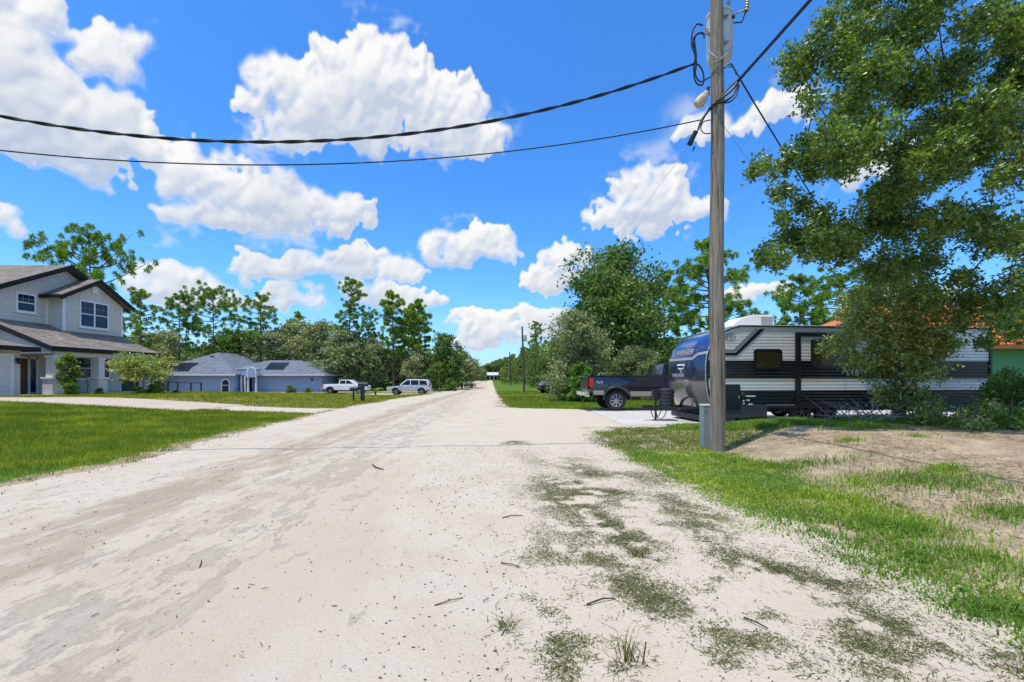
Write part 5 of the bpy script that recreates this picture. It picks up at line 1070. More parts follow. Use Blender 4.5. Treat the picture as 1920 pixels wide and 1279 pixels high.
# --- white pickup by the blue house
def ext_white(t, h, L):
    for s in (-1, 1):
        MB().box(-L + .01, -L + .15, s * (h - .2), s * (h * .985), .98, 1.28).build('tail_light', TAIL, t, world=False, bevel=.02, fix=True); MB().box(L - .22, L - .04, s * (h - .3), s * (h * .95), .92, 1.1).build('headlight', LAMPW, t, world=False, fix=True)
        MB().tube([(p[0], s * (h + .002), p[1]) for p in arc(-1.85, .42, .53, 12)], .04, 6).build('fender_flare', UNDER, t, world=False, smooth=True); MB().tube([(p[0], s * (h + .002), p[1]) for p in arc(1.85, .42, .53, 12)], .04, 6).build('fender_flare', UNDER, t, world=False, smooth=True)
        MB().box(1.15, 1.30, s * (h + .02), s * (h + .2), 1.25, 1.45).build('mirror', M('white_paint'), t, world=False, bevel=.03, fix=True)
    MB().box(-L - .12, -L + .05, -h * .95, h * .95, .52, .74).build('rear_bumper', CHROME, t, world=False, bevel=.04, fix=True); MB().box(-L + .1, -.75, -h * .9, h * .9, 1.285, 1.33).build('bed_cover', UNDER, t, world=False, bevel=.01, fix=True)
wx = (653 - 960) / F * 60
vehicle('pickup_truck', 'white pickup parked at the right corner of the blue house', (wx, 59.5, gz1(wx, 59.5) + .02), 0.02,
        [(-2.88, .74), (-2.92, 1.30), (-.70, 1.31), (1.20, 1.28), (2.55, 1.20), (2.86, 1.02), (2.86, .52)], (-1.85, 1.85), .52, .98, M('white_paint'),
        [(-.78, 1.27), (-.66, 1.80), (-.40, 1.86), (.62, 1.85), (1.42, 1.27)], [[(-.62, 1.34), (-.55, 1.76), (.12, 1.77), (.12, 1.34)], [(.20, 1.34), (.20, 1.77), (.58, 1.76), (1.12, 1.34)]], 1.29, .2, .41, 6, ext_white)
def ext_suv(t, h, L):
    for s in (-1, 1):
        MB().box(-L + .0, -L + .12, s * (h - .16), s * (h * .97), .95, 1.30).build('tail_light', TAIL, t, world=False, bevel=.02, fix=True); MB().box(L - .25, L - .03, s * (h - .32), s * (h * .93), .82, .98).build('headlight', LAMPW, t, world=False, fix=True)
        MB().tube([(-1.9, s * .62, 1.87), (-1.7, s * .62, 1.93), (.1, s * .62, 1.93), (.3, s * .62, 1.88)], .022, 6).build('roof_rail', UNDER, t, world=False); MB().box(.95, 1.1, s * (h), s * (h + .2), 1.12, 1.28).build('mirror', UNDER, t, world=False, bevel=.03, fix=True)
        for x in (.62, -.42): MB().box(x, x + .18, s * h, s * (h + .03), 1.02, 1.06).build('door_handle', UNDER, t, world=False, fix=True)
        for x in (.02, -1.02): MB().box(x - .008, x + .008, s * (h - .02), s * (h + .003), .55, 1.1).build('door_seam', UNDER, t, world=False)
    MB().box(-L - .05, -L + .1, -h * .93, h * .93, .48, .70).build('rear_bumper', M('silver_paint'), t, world=False, bevel=.05, fix=True)
sx_ = (766 - 960) / F * 54
vehicle('suv', 'silver SUV parked nose-left beside the white road', (sx_, 54.6, gz1(sx_, 54.6) + .03), math.pi + .02,
        [(-2.50, .68), (-2.54, 1.16), (.95, 1.12), (2.20, .98), (2.52, .80), (2.54, .50)], (-1.55, 1.48), .46, .96, M('silver_paint'),
        [(-2.50, 1.12), (-2.32, 1.72), (-2.05, 1.85), (-.2, 1.88), (.28, 1.80), (1.15, 1.10)], [[(-2.26, 1.20), (-2.12, 1.68), (-1.32, 1.74), (-1.32, 1.20)], [(-1.22, 1.20), (-1.22, 1.74), (-.32, 1.76), (-.32, 1.20)], [(-.22, 1.20), (-.22, 1.76), (.18, 1.72), (.80, 1.20)]], 1.12, .2, .39, 5, ext_suv)
def far_car(px, d, label, paint, name='car', rz=0.0):
    x = (px - 960) / F * d
    vehicle(name, label, (x, d, gz1(x, d) + .01), rz, [(-2.25, .62), (-2.28, 1.0), (1.0, .98), (2.1, .85), (2.28, .68), (2.28, .42)], (-1.4, 1.4), .38, .9, paint, [(-2.0, .98), (-1.5, 1.48), (.2, 1.5), (1.0, .97)], [[(-1.6, 1.04), (-1.35, 1.40), (-.5, 1.42), (-.5, 1.04)], [(-.4, 1.04), (-.4, 1.42), (.15, 1.40), (.7, 1.04)]], 1.0, .25, .33, 5)
far_car(862, 96, 'small white car parked left of the road in the distance', M('white_paint'), rz=0.2)
far_car(1042, 56, 'dark car glimpsed at the lawn edge behind the feathery grey bush', M('black_paint'), rz=0.3)
# young palm by the SUV
def palm():
    x = (704 - 960) / F * 50; y = 50.0; z = gz1(x, y); t = thing('palm_plant', 'small yellow-green palm in front of the white pickup nose', 'palm', (x, y, z)); r = random.Random(4)
    MB().tube([(x, y, z - .1), (x, y, z + .45)], [.12, .09], 8).build('trunk', PINEBARK, t); mt = foliage('palm_fronds', [(.12, .20, .03), (.2, .28, .05), (.3, .34, .1)], .3)
    for k in range(15):
        a = k * 2.4; L = r.uniform(1.0, 1.5); e = r.uniform(.25, 1.1); mb = MB(); pts = []
        for j in range(7): u = j / 6; pts.append(Vector((x + math.cos(a) * L * u * math.cos(e), y + math.sin(a) * L * u * math.cos(e), z + .45 + L * (math.sin(e) * u - .55 * u * u))))
        mb.tube(pts, [.016, .015, .013, .011, .009, .007, .004], 4)
        for j in range(1, 7):
            for s in (-1, 1):
                for q in (0, .5):
                    p = pts[j] * (1 - q) + pts[j - 1] * q; d = Vector((-math.sin(a) * s, math.cos(a) * s, -.25)) * .34 * math.sin(math.pi * (.15 + .8 * j / 7)) + (pts[j] - pts[j - 1]) * .8; w = (pts[j] - pts[j - 1]).normalized() * .03
                    mb.add([p - w, p + w, p + d], [(0, 1, 2)])
        mb.build('frond', mt, t)
palm()
def mailbox(px, d, hpost, pw, box, label, mat):
    x = (px - 960) / F * d; z = gz1(x, d); t = thing('mailbox', label, 'mailbox', (x, d, z), 0, 'pair of mailboxes at the road edge')
    MB().box(x - pw / 2, x + pw / 2, d - pw / 2, d + pw / 2, z - .1, z + hpost).build('post', mat, t)
    L, W, H = box; zb = z + hpost; prof = [(-W / 2, zb), (W / 2, zb), (W / 2, zb + H * .55)] + [(W / 2 * math.cos(math.pi * k / 8), zb + H * .55 + H * .45 * math.sin(math.pi * k / 8)) for k in range(1, 8)] + [(-W / 2, zb + H * .55)]
    b = MB().prism([(d + u, v) for u, v in prof], 'x', x - L * .45, x + L * .55).build('box', mat, t, fix=True)
    MB().prism([(d + u * 1.05, zb + (v - zb) * 1.04) for u, v in prof], 'x', x + L * .55, x + L * .57).build('lid', mat, b, fix=True); MB().box(x, x + .03, d - W / 2 - .02, d - W / 2 - .003, zb + H * .3, zb + H * 1.15).build('flag', M('flag_red', (.3, .02, .02), .5), b)
GRN = M('dark_green_paint', (0.012, 0.018, 0.016), 0.5, var=0.2)
mailbox(663, 27.5, .70, .09, (.48, .2, .2), 'smaller dark mailbox on the thin post beside the white road', GRN); mailbox(680, 27.8, .95, .2, (.56, .24, .24), 'larger dark mailbox on the thick post beside the white road', GRN)

# ---------------------------------------------------------------- travel trailer
def trailer():
    D0, X0, RZ = 13.40, 5.74, 0.09       # near front corner of the body; rotation
    # local frame: x backwards from the nose, y away from us, z up
    t = thing('travel_trailer', 'silver and black travel trailer with navy curved nose parked across the lot', 'trailer', (X0, D0, gz1(X0, D0) + 0.025), RZ); L, W = 9.27, 2.44
    SIL = M('silver_aluminium', (0.76, 0.75, 0.73), 0.34, 0.15, var=0.04); BLK = M('gloss_black', (0.012, 0.012, 0.014), 0.28, 0.1, var=0.1); CRM = M('champagne_stripe', (0.50, 0.46, 0.38), 0.35, 0.2, var=0.04); DGR = M('dark_grey_skirt', (0.035, 0.036, 0.04), 0.5, var=0.1)
    def nose(z):                       # x of the side wall's front edge at height z
        return float(np.interp(z, [.22, .55, .9, 1.3, 1.7, 2.0, 2.25, 2.45, 2.6, 2.72, 2.80, 2.86, 2.90], [.34, .18, .06, .005, .0, .03, .11, .22, .36, .52, .68, .86, 1.06]))
    # corrugated side wall in colour bands
    def band(z0, z1, mat, name, x1=L, x0=None, y=0.0, pitch=0.095, rel=0.024, parent=t, both=True):
        zs = [z0]; k = math.ceil(z0 / pitch + 1e-6)
        while k * pitch < z1 - 1e-4: zs += [k * pitch - .02, k * pitch, k * pitch + .02]; k += 1
        zs = sorted({round(min(max(z, z0), z1), 4) for z in zs} | {z0, z1}); mb = MB(); V = []
        for z in zs:
            g = abs((z / pitch) - round(z / pitch)) * pitch; yy = y + (rel if g < .004 else 0.0); a = nose(z) if x0 is None else x0
            V += [(a, yy, z), (x1, yy, z)]
        mb.add(V, [(2 * i, 2 * i + 1, 2 * i + 3, 2 * i + 2) for i in range(len(zs) - 1)]); return mb.build(name, mat, parent, world=False)
    bands = [(.56, .99, BLK, 'lower_black_panel'), (.99, 1.25, SIL, 'lower_silver_panel'), (1.25, 1.35, CRM, 'pale_stripe'), (1.35, 1.88, BLK, 'black_panel'), (1.88, 2.87, SIL, 'upper_silver_panel')]
    for z0, z1, m, n in bands: band(z0, z1, m, n)
    # core box behind the cladding (far side, roof, rear), nose profile
    zs = np.linspace(.50, 2.90, 26); prof = [(nose(z) + .02, z) for z in zs] + [(L - .01, 2.90), (L - .01, .50)]
    MB().prism(prof, 'y', .022, W).build('body', M('white_fibreglass', (0.72, 0.72, 0.72), 0.4, var=0.03), t, world=False, fix=True)
    # edge trim
    P = [(nose(z) + .0, -.012, z) for z in np.linspace(.24, 2.9, 30)] + [(L, -.012, 2.90)]; MB().tube(P, .022, 6).build('edge_trim', BLK, t, world=False, smooth=True); MB().box(L - .05, L + .03, -.03, .03, .30, 2.91).build('corner_trim', BLK, t, world=False)
    MB().box(.95, L + .02, -.02, W + .02, 2.905, 2.935).build('roof', M('roof_membrane', (0.7, 0.7, 0.69), 0.7, var=0.05), t, world=False)
    # nose cap: bulges in plan
    m, nt, bs = new_mat('nose_cap_paint_and_reflection'); p = objco(nt); sp = nd(nt, 'ShaderNodeSeparateXYZ'); nt.links.new(p, sp.inputs[0])
    c = ramp(nt, mrange(nt, sp.outputs[2], .25, 2.9), [(0.0, (.05, .05, .05)), (.315, (.16, .15, .14)), (.325, (.020, .024, .034)), (.56, (.012, .024, .060)), (1.0, (.016, .055, .20))]); nt.links.new(c, bs.inputs['Base Color'])  # grey ground reflection painted into the lower cap; navy above turns bluer upwards
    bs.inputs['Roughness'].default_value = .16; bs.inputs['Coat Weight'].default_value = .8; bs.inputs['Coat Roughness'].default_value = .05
    def capx(w, z): return nose(z) - .30 * (1 - w ** 4) * min(1.0, max(.0, (2.95 - z) / .7)) ** .5 * min(1.0, max(.25, (z - .0) / .7)) - .01
    def cap(w, z, off=0.0):            # w -1 near .. 1 far
        e = .01; x = capx(w, z); y = (w + 1) / 2 * W; dxdw = (capx(min(w + e, 1), z) - capx(max(w - e, -1), z)) / (2 * e) / (W / 2); dxdz = (capx(w, z + e) - capx(w, z - e)) / (2 * e); n = Vector((-1, dxdw, dxdz)).normalized(); return Vector((x, y, z)) + n * off
    zs = list(np.linspace(.30, 2.35, 22)) + [2.45, 2.53, 2.60, 2.66, 2.72, 2.77, 2.81, 2.84, 2.87, 2.89, 2.90]; ws = np.linspace(-1, 1, 25)
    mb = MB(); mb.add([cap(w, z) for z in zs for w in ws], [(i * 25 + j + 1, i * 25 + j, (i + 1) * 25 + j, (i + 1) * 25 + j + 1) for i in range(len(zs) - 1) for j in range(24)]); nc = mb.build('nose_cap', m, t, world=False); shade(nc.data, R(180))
    MB().tube([cap(-.985, z, .012) for z in np.linspace(.32, 2.88, 40)], .012, 6).build('piping', M('pale_piping', (.5, .5, .5), .4), nc, world=False)
    WH = M('decal_white', (.72, .72, .72), .4, var=.02); GLD = M('decal_tan', (.55, .42, .30), .4, var=.05)
    def on_cap(s, size, w0, z0, mat, shear=0.0, sx=1.0):
        # text runs left to right as we see it: from far edge (w=1) to near edge
        place_text(text_mesh(s, size, 0, shear), 'lettering', mat, nc, lambda u, v: cap(w0 - u * sx / (W / 2), z0 + v, .006))
    on_cap('AVENGER', .22, .18, 2.09, GLD, .25, 1.02); on_cap('FOREST RIVER', .135, .36, 1.40, WH, 0, 1.0); on_cap('.', .12, -.30, 1.24, WH); on_cap('RVIA', .10, -.36, 1.24, WH, 0, 1.0)
    def strip(pts, wd, mat, name='stripe'):
        mb = MB(); V = []
        for i in range(len(pts)):
            a, b = pts[max(i - 1, 0)], pts[min(i + 1, len(pts) - 1)]; dx, dz = (b[0] - a[0]) * W / 2, b[1] - a[1]; l = math.hypot(dx, dz) or 1; nx, nz = -dz / l * wd / 2, dx / l * wd / 2
            V += [cap(pts[i][0] + nx / (W / 2), pts[i][1] + nz, .005), cap(pts[i][0] - nx / (W / 2), pts[i][1] - nz, .005)]
        mb.add(V, [(2 * i, 2 * i + 1, 2 * i + 3, 2 * i + 2) for i in range(len(pts) - 1)]); mb.build(name, mat, nc, world=False)
    dens = lambda q, n=8: [(q[i][0] + (q[i + 1][0] - q[i][0]) * k / n, q[i][1] + (q[i + 1][1] - q[i][1]) * k / n) for i in range(len(q) - 1) for k in range(n)] + [q[-1]]
    strip(dens([(.93, 2.08), (.72, 2.00), (.60, 1.93), (-.66, 1.93), (-.80, 2.06), (-.98, 2.10)]), .035, GLD); strip(dens([(.93, 2.12), (.74, 2.04), (.62, 1.97), (-.64, 1.97), (-.78, 2.10), (-.98, 2.14)]), .014, WH)
    # the T-shaped emblem
    strip(dens([(.06, 1.77), (-.36, 1.77)]), .05, WH, 'emblem'); strip(dens([(-.35, 1.77), (-.30, 1.65)]), .035, WH, 'emblem'); strip(dens([(.0, 1.66), (-.30, 1.645)]), .04, WH, 'emblem'); strip(dens([(-.10, 1.64), (-.18, 1.56), (-.18, 1.50)]), .035, WH, 'emblem')
    # side decals
    def sq(poly, mat, name, y=-.014): MB().prism(poly, 'y', y, y + .004).build(name, mat, t, world=False, fix=True)
    GD = M('decal_grey', (.20, .20, .21), .4, var=.05)
    sq([(.30, 2.14), (.85, 2.14), (1.58, 2.82), (1.50, 2.82), (.82, 2.20), (.30, 2.20)], GD, 'stripe'); sq([(.30, 2.02), (.92, 2.02), (1.80, 2.82), (1.64, 2.82), (.88, 2.10), (.30, 2.10)], BLK, 'stripe', -.015)
    rg = MB(); rg.add([(.72 + a * math.cos(2 * math.pi * k / 24), -.015, 2.56 + a * .82 * math.sin(2 * math.pi * k / 24)) for a in (.16, .138) for k in range(24)], [(k, (k + 1) % 24, 24 + (k + 1) % 24, 24 + k) for k in range(24)]); rg.build('emblem', GD, t, world=False)
    place_text(text_mesh('FR', .2), 'emblem', GD, t, lambda u, v: (.60 + u, -.015, 2.49 + v))
    place_text(text_mesh('AVENGER', .19), 'lettering', M('decal_silver', (.6, .6, .62), .4, .3), t, lambda u, v: (4.21 + u * 1.75, -.062, 1.50 + v))
    sq([(7.5, 1.10), (8.15, 1.10), (8.35, 1.25), (8.25, 1.25), (8.10, 1.15), (7.5, 1.15)], SIL, 'stripe')
    # windows
    def rr(x0, x1, z0, z1, r, n=5):
        P = []
        for (cx, cz, a0) in ((x1 - r, z0 + r, -90), (x1 - r, z1 - r, 0), (x0 + r, z1 - r, 90), (x0 + r, z0 + r, 180)):
            P += [(cx + r * math.cos(R(a0 + 90 * k / n)), cz + r * math.sin(R(a0 + 90 * k / n))) for k in range(n + 1)]
        return P
    TG = glass('trailer_glass', (.035, .03, .012), .03)
    def win(x0, x1, z0, z1, y=0.0, mull=False):
        w = MB().prism(rr(x0 + .05, x1 - .05, z0 + .05, z1 - .05, .07), 'y', y - .032, y - .02).build('window', TG, t, world=False, fix=True); fr = MB(); A, B = rr(x0, x1, z0, z1, .1), rr(x0 + .055, x1 - .055, z0 + .055, z1 - .055, .07); n = len(A)
        fr.add([(u, y - .04, v) for u, v in A] + [(u, y - .04, v) for u, v in B] + [(u, y - .002, v) for u, v in A] + [(u, y - .02, v) for u, v in B], [(k, (k + 1) % n, n + (k + 1) % n, n + k) for k in range(n)] + [(k, 2 * n + k, 2 * n + (k + 1) % n, (k + 1) % n) for k in range(n)] + [(n + k, n + (k + 1) % n, 3 * n + (k + 1) % n, 3 * n + k) for k in range(n)]); fr.build('frame', BLK, w, world=False, fix=True)
        if mull: MB().box((x0 + x1) / 2 - .02, (x0 + x1) / 2 + .02, y - .038, y - .02, z0 + .05, z1 - .05).build('mullion', BLK, w, world=False)
    win(1.45, 2.33, 1.61, 2.22)
    # slide-out: flange, own cladding
    sx0, sx1 = 2.82, 6.60; so = t
    for z0, z1, mm, n in bands: band(max(z0, .60), min(z1, 2.66), mm, 'slide_' + n, sx1, sx0, -.05) if z0 < 2.66 else None
    fl = MB(); fl.box(sx0 - .07, sx0 + .07, -.085, -.002, .54, 2.72); fl.box(sx1 - .07, sx1 + .07, -.085, -.002, .54, 2.72); fl.box(sx0 + .07, sx1 - .07, -.085, -.002, 2.60, 2.72); fl.box(sx0 + .07, sx1 - .07, -.085, -.002, .54, .62); fl.build('slide_out_frame', BLK, t, world=False, bevel=.008, fix=True)
    win(3.22, 4.64, 1.69, 2.52, -.05, True); win(7.1, 7.7, 1.9, 2.4)
    # storage door, inlet plate, fittings
    d = MB().prism(rr(.30, 1.02, .42, 1.17, .06), 'y', -.03, -.008).build('baggage_door', BLK, t, world=False, fix=True); MB().box(.95, .985, -.045, -.03, .75, .82).build('latch', CHROME, d, world=False)
    MB().lathe([(0, -.04), (.06, -.035), (.07, -.012)], (1.12, 0, .86), 'y', 14).build('power_inlet', DGR, t, world=False, smooth=True)
    for (x, z, w) in ((1.20, .80, .30), (1.22, .68, .10), (1.28, .56, .13)): MB().box(x, x + w, -.02, -.012, z, z + .035).build('sticker', WH, t, world=False)
    for (x, z) in ((1.13, .68), (1.13, .60)): MB().cyl((x, -.03, z), (x, -.012, z), .022, n=10).build('water_port', WH, t, world=False)
    MB().box(.20, 1.88, -.005, W, .20, .555).build('front_skirt', DGR, t, world=False, bevel=.02, fix=True); MB().box(.0, .9, .02, W - .02, .06, .24).build('lower_skirt', DGR, t, world=False, bevel=.03, fix=True)
    MB().box(6.9, L - .02, -.004, W, .30, .555).build('rear_skirt', DGR, t, world=False, bevel=.02, fix=True)
    ch = MB().box(.2, L, .18, .26, .36, .52).build('frame_rail', UNDER, t, world=False); MB().box(.2, L, W - .26, W - .18, .36, .52).build('frame_rail', UNDER, t, world=False); MB().box(1.9, 6.3, .02, .06, .46, .54).build('side_rail', DGR, t, world=False)
    for x in (2.30, 3.1, 4.6): MB().cyl((x, .1, .3), (x, .1, .50), .02, n=8).build('hanger', UNDER, t, world=False)
    MB().box(2.2, 2.35, .05, .25, .30, .36).build('step', DGR, t, world=False)
    for x in (3.06, 3.88):
        for y, s in ((.20, -1), (W - .20, 1)): wheel(t, x, y, .345, .22, s, 6, M('dark_rim', (.05, .05, .05), .5))
    MB().box(2.5, 4.2, .3, W - .3, .28, .36).build('axle', UNDER, t, world=False)
    # stabiliser jacks
    for x in (1.75, L - .5): MB().tube([(x, .3, .42), (x + .25, .3, .03)], .025, 6).build('stabilizer', UNDER, t, world=False)
    # tongue
    T = MB(); T.tube([(.55, .42, .42), (-1.28, W / 2 - .04, .42)], .055, 4); T.tube([(.55, W - .42, .42), (-1.28, W / 2 + .04, .42)], .055, 4); T.build('tongue', BLACK, t, world=False)
    MB().box(-1.50, -1.20, W / 2 - .07, W / 2 + .07, .37, .50).build('coupler', BLACK, t, world=False, bevel=.02, fix=True)
    MB().cyl((-1.05, W / 2, .0), (-1.05, W / 2, .86), .032, n=10).build('jack_post', BLACK, t, world=False); MB().box(-1.16, -.95, W / 2 - .1, W / 2 + .1, .70, .98).build('jack_head', BLACK, t, world=False, bevel=.03, fix=True); MB().cyl((-1.05, W / 2, .0), (-1.05, W / 2, .03), .1, n=12).build('jack_foot', BLACK, t, world=False)
    PT = [(.0, .40), (.225, .40)]; z = .42
    for k in range(5): PT += [(.245, z), (.245, z + .07), (.215, z + .085), (.215, z + .105)]; z += .105
    PT += [(.235, z), (.225, z + .06), (.13, z + .09), (.0, z + .09)]
    MB().lathe(PT, (-.72, W / 2 - .05, 0), 'z', 24).build('propane_cover', M('ribbed_plastic', (0.03, 0.032, 0.036), 0.5, var=0.1), t, world=False, smooth=True)
    for (x, y) in ((-1.15, W / 2 - .2), (-1.15, W / 2 + .2)): MB().tube([(x, y, .40), (x + .06, y - .05, .12), (x + .2, y, .05), (x + .32, y + .03, .16), (x + .42, y + .05, .38)], .014, 6).build('safety_chain', BLACK, t, world=False)
    MB().tube([(-.38 + .13 * math.cos(a), W / 2 - .42, .30 + .13 * math.sin(a)) for a in np.linspace(0, 6.6, 18)], .012, 6).build('coiled_cable', BLACK, t, world=False)
    # roof air conditioner
    ac = MB(); pr = [(1.30, 2.93), (2.68, 2.93), (2.71, 3.0), (2.66, 3.33), (2.58, 3.36), (2.0, 3.36), (1.6, 3.27), (1.37, 3.12), (1.28, 3.0)]; a = ac.prism(pr, 'y', .82, 1.62).build('air_conditioner', M('ac_white', (.78, .78, .77), .45, var=.03), t, world=False, bevel=.04, fix=True)
    for k in range(6): MB().box(2.24, 2.62, .808, .822, 3.04 + k * .045, 3.06 + k * .045).build('louvre', M('louvre_grey', (.30, .30, .30), .6), a, world=False)
    MB().box(4.9, 5.25, 1.0, 1.4, 2.935, 3.03).build('roof_vent', M('ac_white'), t, world=False, bevel=.03, fix=True)
    MB().box(5.0, 5.12, -.02, -.01, .82, .86).build('marker_light', TAIL, t, world=False)
trailer()
# ---------------------------------------------------------------- utility pole and its wires
def pole_wood():
    m, nt, bs = new_mat('weathered_pole'); v = objco(nt, (14, 14, 0.55)); n = noise(nt, v, 2.2, 7, 0.7); k = noise(nt, objco(nt), 1.1, 4)
    c = ramp(nt, n, [(0.28, (0.10, 0.078, 0.055)), (0.5, (0.25, 0.21, 0.165)), (0.72, (0.40, 0.35, 0.285))]); ck = noise(nt, objco(nt, (26, 26, 0.35)), 1.6, 5, 0.6); ckm = mrange(nt, ck, 0.60, 0.66); c = mixc(nt, math_(nt, 'MULTIPLY', ckm, 0.85), c, (0.045, 0.035, 0.026)); c = mixc(nt, 1.0, c, ramp(nt, k, [(0.3, (0.82, 0.80, 0.76)), (0.7, (1.1, 1.08, 1.05))]), 'MULTIPLY')
    nt.links.new(c, bs.inputs['Base Color']); bs.inputs['Roughness'].default_value = 0.95; bump(nt, bs, math_(nt, 'SUBTRACT', n, math_(nt, 'MULTIPLY', ckm, 0.8)), 1.0, 0.025); return m
POLE = pole_wood(); PX, PY = (1344.5 - 960) / F * 8.55, 8.55; PZ = gz1(PX, PY); CAN = M('transformer_grey', (0.50, 0.53, 0.55), 0.4, var=0.06); CABLE = M('black_cable', (0.012, 0.012, 0.014), 0.5, var=0.2); PORC = M('porcelain_grey', (0.32, 0.33, 0.34), 0.3); STEEL = M('galvanised', (0.42, 0.43, 0.44), 0.45, 0.6)
def flow(P, m=5):                        # a smooth curve through the points
    P = [Vector(p) for p in P]; Q = []
    for i in range(len(P) - 1):
        a, b, c, d = P[max(i - 1, 0)], P[i], P[i + 1], P[min(i + 2, len(P) - 1)]
        for k in range(m): u = k / m; Q.append(0.5 * ((2 * b) + (c - a) * u + (2 * a - 5 * b + 4 * c - d) * u * u + (3 * b - a - 3 * c + d) * u ** 3))
    return Q + [P[-1]]
def main_pole():
    t = thing('utility_pole', 'tall weathered wooden power pole with grey transformer beside the trailer', 'power pole', (PX, PY, PZ))
    pts = [(PX, PY, PZ - .4)] + [(PX + .012 * math.sin(z * 1.3), PY, PZ + z) for z in np.linspace(.4, 10.6, 14)]
    MB().tube(pts, [.138 - .0032 * max(p[2] - PZ, 0) for p in pts], 20).build('pole', POLE, t, smooth=True)
    # transformer can behind the pole
    cx, cy = PX + .23, PY + .42; z0, z1 = 7.62, 8.52; c = MB().lathe([(0, z0 + .03), (.20, z0), (.225, z0 + .03), (.23, z0 + .06), (.23, z1 - .04), (.245, z1 - .03), (.245, z1), (.20, z1 + .06), (.0, z1 + .09)], (cx, cy, 0), 'z', 28).build('transformer', CAN, t, smooth=True)
    for z in (7.85, 8.35): MB().box(cx - .05, cx + .05, PY + .10, PY + .22, z - .05, z + .05).build('mounting_bracket', STEEL, c)
    for k in range(9): a = -2.6 + k * .32; MB().box(cx + math.cos(a) * .232 - .008, cx + math.cos(a) * .232 + .008, cy + math.sin(a) * .232 - .02, cy + math.sin(a) * .232 + .02, z0 + .12, z1 - .12).build('cooling_fin', CAN, c) if k in (0, 1, 7, 8) else None
    def bushing(p, q, r=.05):
        p, q = Vector(p), Vector(q); b = MB(); n = 6
        for k in range(n): a = p.lerp(q, k / n); e = p.lerp(q, (k + .6) / n); b.cyl(a, e, r * (1 - .06 * k), r * .75 * (1 - .06 * k), 12); b.cyl(e, p.lerp(q, (k + 1) / n), r * .55, r * .55, 10)
        b.build('insulator', PORC, c)
    bushing((cx + .12, cy - .05, z1 + .02), (cx + .17, cy - .08, z1 + .30)); ar = (cx + .50, cy - .1)
    bushing((ar[0] - .02, ar[1], z1 + .02), (ar[0] + .02, ar[1], z1 + .36), .055); MB().tube([(cx + .22, cy - .05, z1 - .18), (cx + .40, cy - .1, z1 - .20), (ar[0] - .02, ar[1], z1 + .03)], .014, 6).build('lead_wire', CABLE, c); MB().tube([(cx + .2, cy, z1 - .05), (cx + .33, cy - .05, z1 + .02), (cx + .45, cy - .08, z1 + .05)], .018, 6).build('arrester_arm', STEEL, c)
    MB().lathe([(0, -.02), (.04, 0), (.04, .03)], (cx + .22, cy - .1, z1 - .12), 'z', 10).build('gauge', BLACK, c)
    for k in range(3): bushing((cx - .225, cy - .12 + .06 * k, 8.05 + .09 * k), (cx - .33, cy - .16 + .06 * k, 8.07 + .09 * k), .03)
    # secondary leads looping down the left side
    def at8(px, py, d=8.55): return at(px, py, d)
    for (P, r) in (([(1318, 48), (1306, 46), (1298, 62), (1297, 84), (1303, 105), (1301, 125), (1302, 146), (1308, 158), (1318, 158), (1319, 140), (1312, 124), (1300, 118)], .016), ([(1322, 66), (1310, 62), (1300, 72), (1303, 92), (1306, 118), (1304, 140), (1312, 153), (1322, 150), (1332, 144)], .014), ([(1320, 72), (1319, 62), (1306, 66), (1299, 84), (1305, 96), (1303, 118)], .012), ([(1315, 60), (1303, 70), (1306, 108), (1301, 140)], .010), ([(1357, 128), (1370, 120), (1376, 128), (1386, 145)], .013), ([(1366, 126), (1374, 126), (1381, 140)], .010)):
        MB().tube(flow([at8(a, b, 8.62 if a < 1340 else 8.5) for a, b in P]), r, 6).build('secondary_lead', CABLE, t, smooth=True)
    MB().tube([at8(1328, 95, 8.45), at8(1345, 110, 8.38), at8(1362, 103, 8.55), at8(1369, 93, 8.75)], .012, 6).build('ground_wire', STEEL, t); MB().tube([at8(1334, 118, 8.45), at8(1350, 112, 8.40), at8(1366, 98, 8.6)], .010, 6).build('ground_wire', STEEL, t)
    # street lamp head on a short arm
    l = MB().tube([at8(1331, 178, 8.5), at8(1324, 170, 8.45), at8(1320, 178, 8.42)], .025, 8).build('lamp_arm', STEEL, t); LM = M('aged_lamp_plastic', (0.46, 0.38, 0.27), 0.5, var=0.25, nscale=14)
    p, q = at8(1326, 172, 8.42), at8(1307, 199, 8.38); ax = (q - p); mb = MB(); n = 12; V = []; u = ax.normalized(); s = u.cross(Vector((0, 1, 0))).normalized(); w = u.cross(s)
    for i, (f, a, b) in enumerate(((0, .03, .03), (.15, .05, .05), (.4, .085, .075), (.75, .105, .085), (.95, .08, .06), (1.0, .02, .02))):
        for k in range(n): th = 2 * math.pi * k / n; V.append(p + ax * f + s * a * math.cos(th) + w * b * math.sin(th))
    mb.add(V, [(i * n + k, i * n + (k + 1) % n, (i + 1) * n + (k + 1) % n, (i + 1) * n + k) for i in range(5) for k in range(n)] + [tuple(range(n))[::-1], tuple(range(5 * n, 6 * n))]); lh = mb.build('lamp_head', LM, t, smooth=True, fix=True)
    MB().cyl(p + Vector((.0, 0, .0)), p + Vector((.02, 0, .08)), .035, n=10).build('photocell', BLACK, lh)
    # tangle of strand clamps and splices on the pole
    for (P, r) in (([(1343, 190), (1356, 182), (1372, 168), (1384, 152)], .024), ([(1344, 194), (1362, 188), (1376, 176), (1384, 156)], .022), ([(1346, 186), (1360, 172), (1372, 160), (1386, 148)], .018), ([(1345, 192), (1366, 192), (1380, 180), (1386, 160)], .014)):
        MB().tube(flow([at8(a, b, 8.38) for a, b in P]), r, 6).build('splice_bundle', CABLE, t, smooth=True)
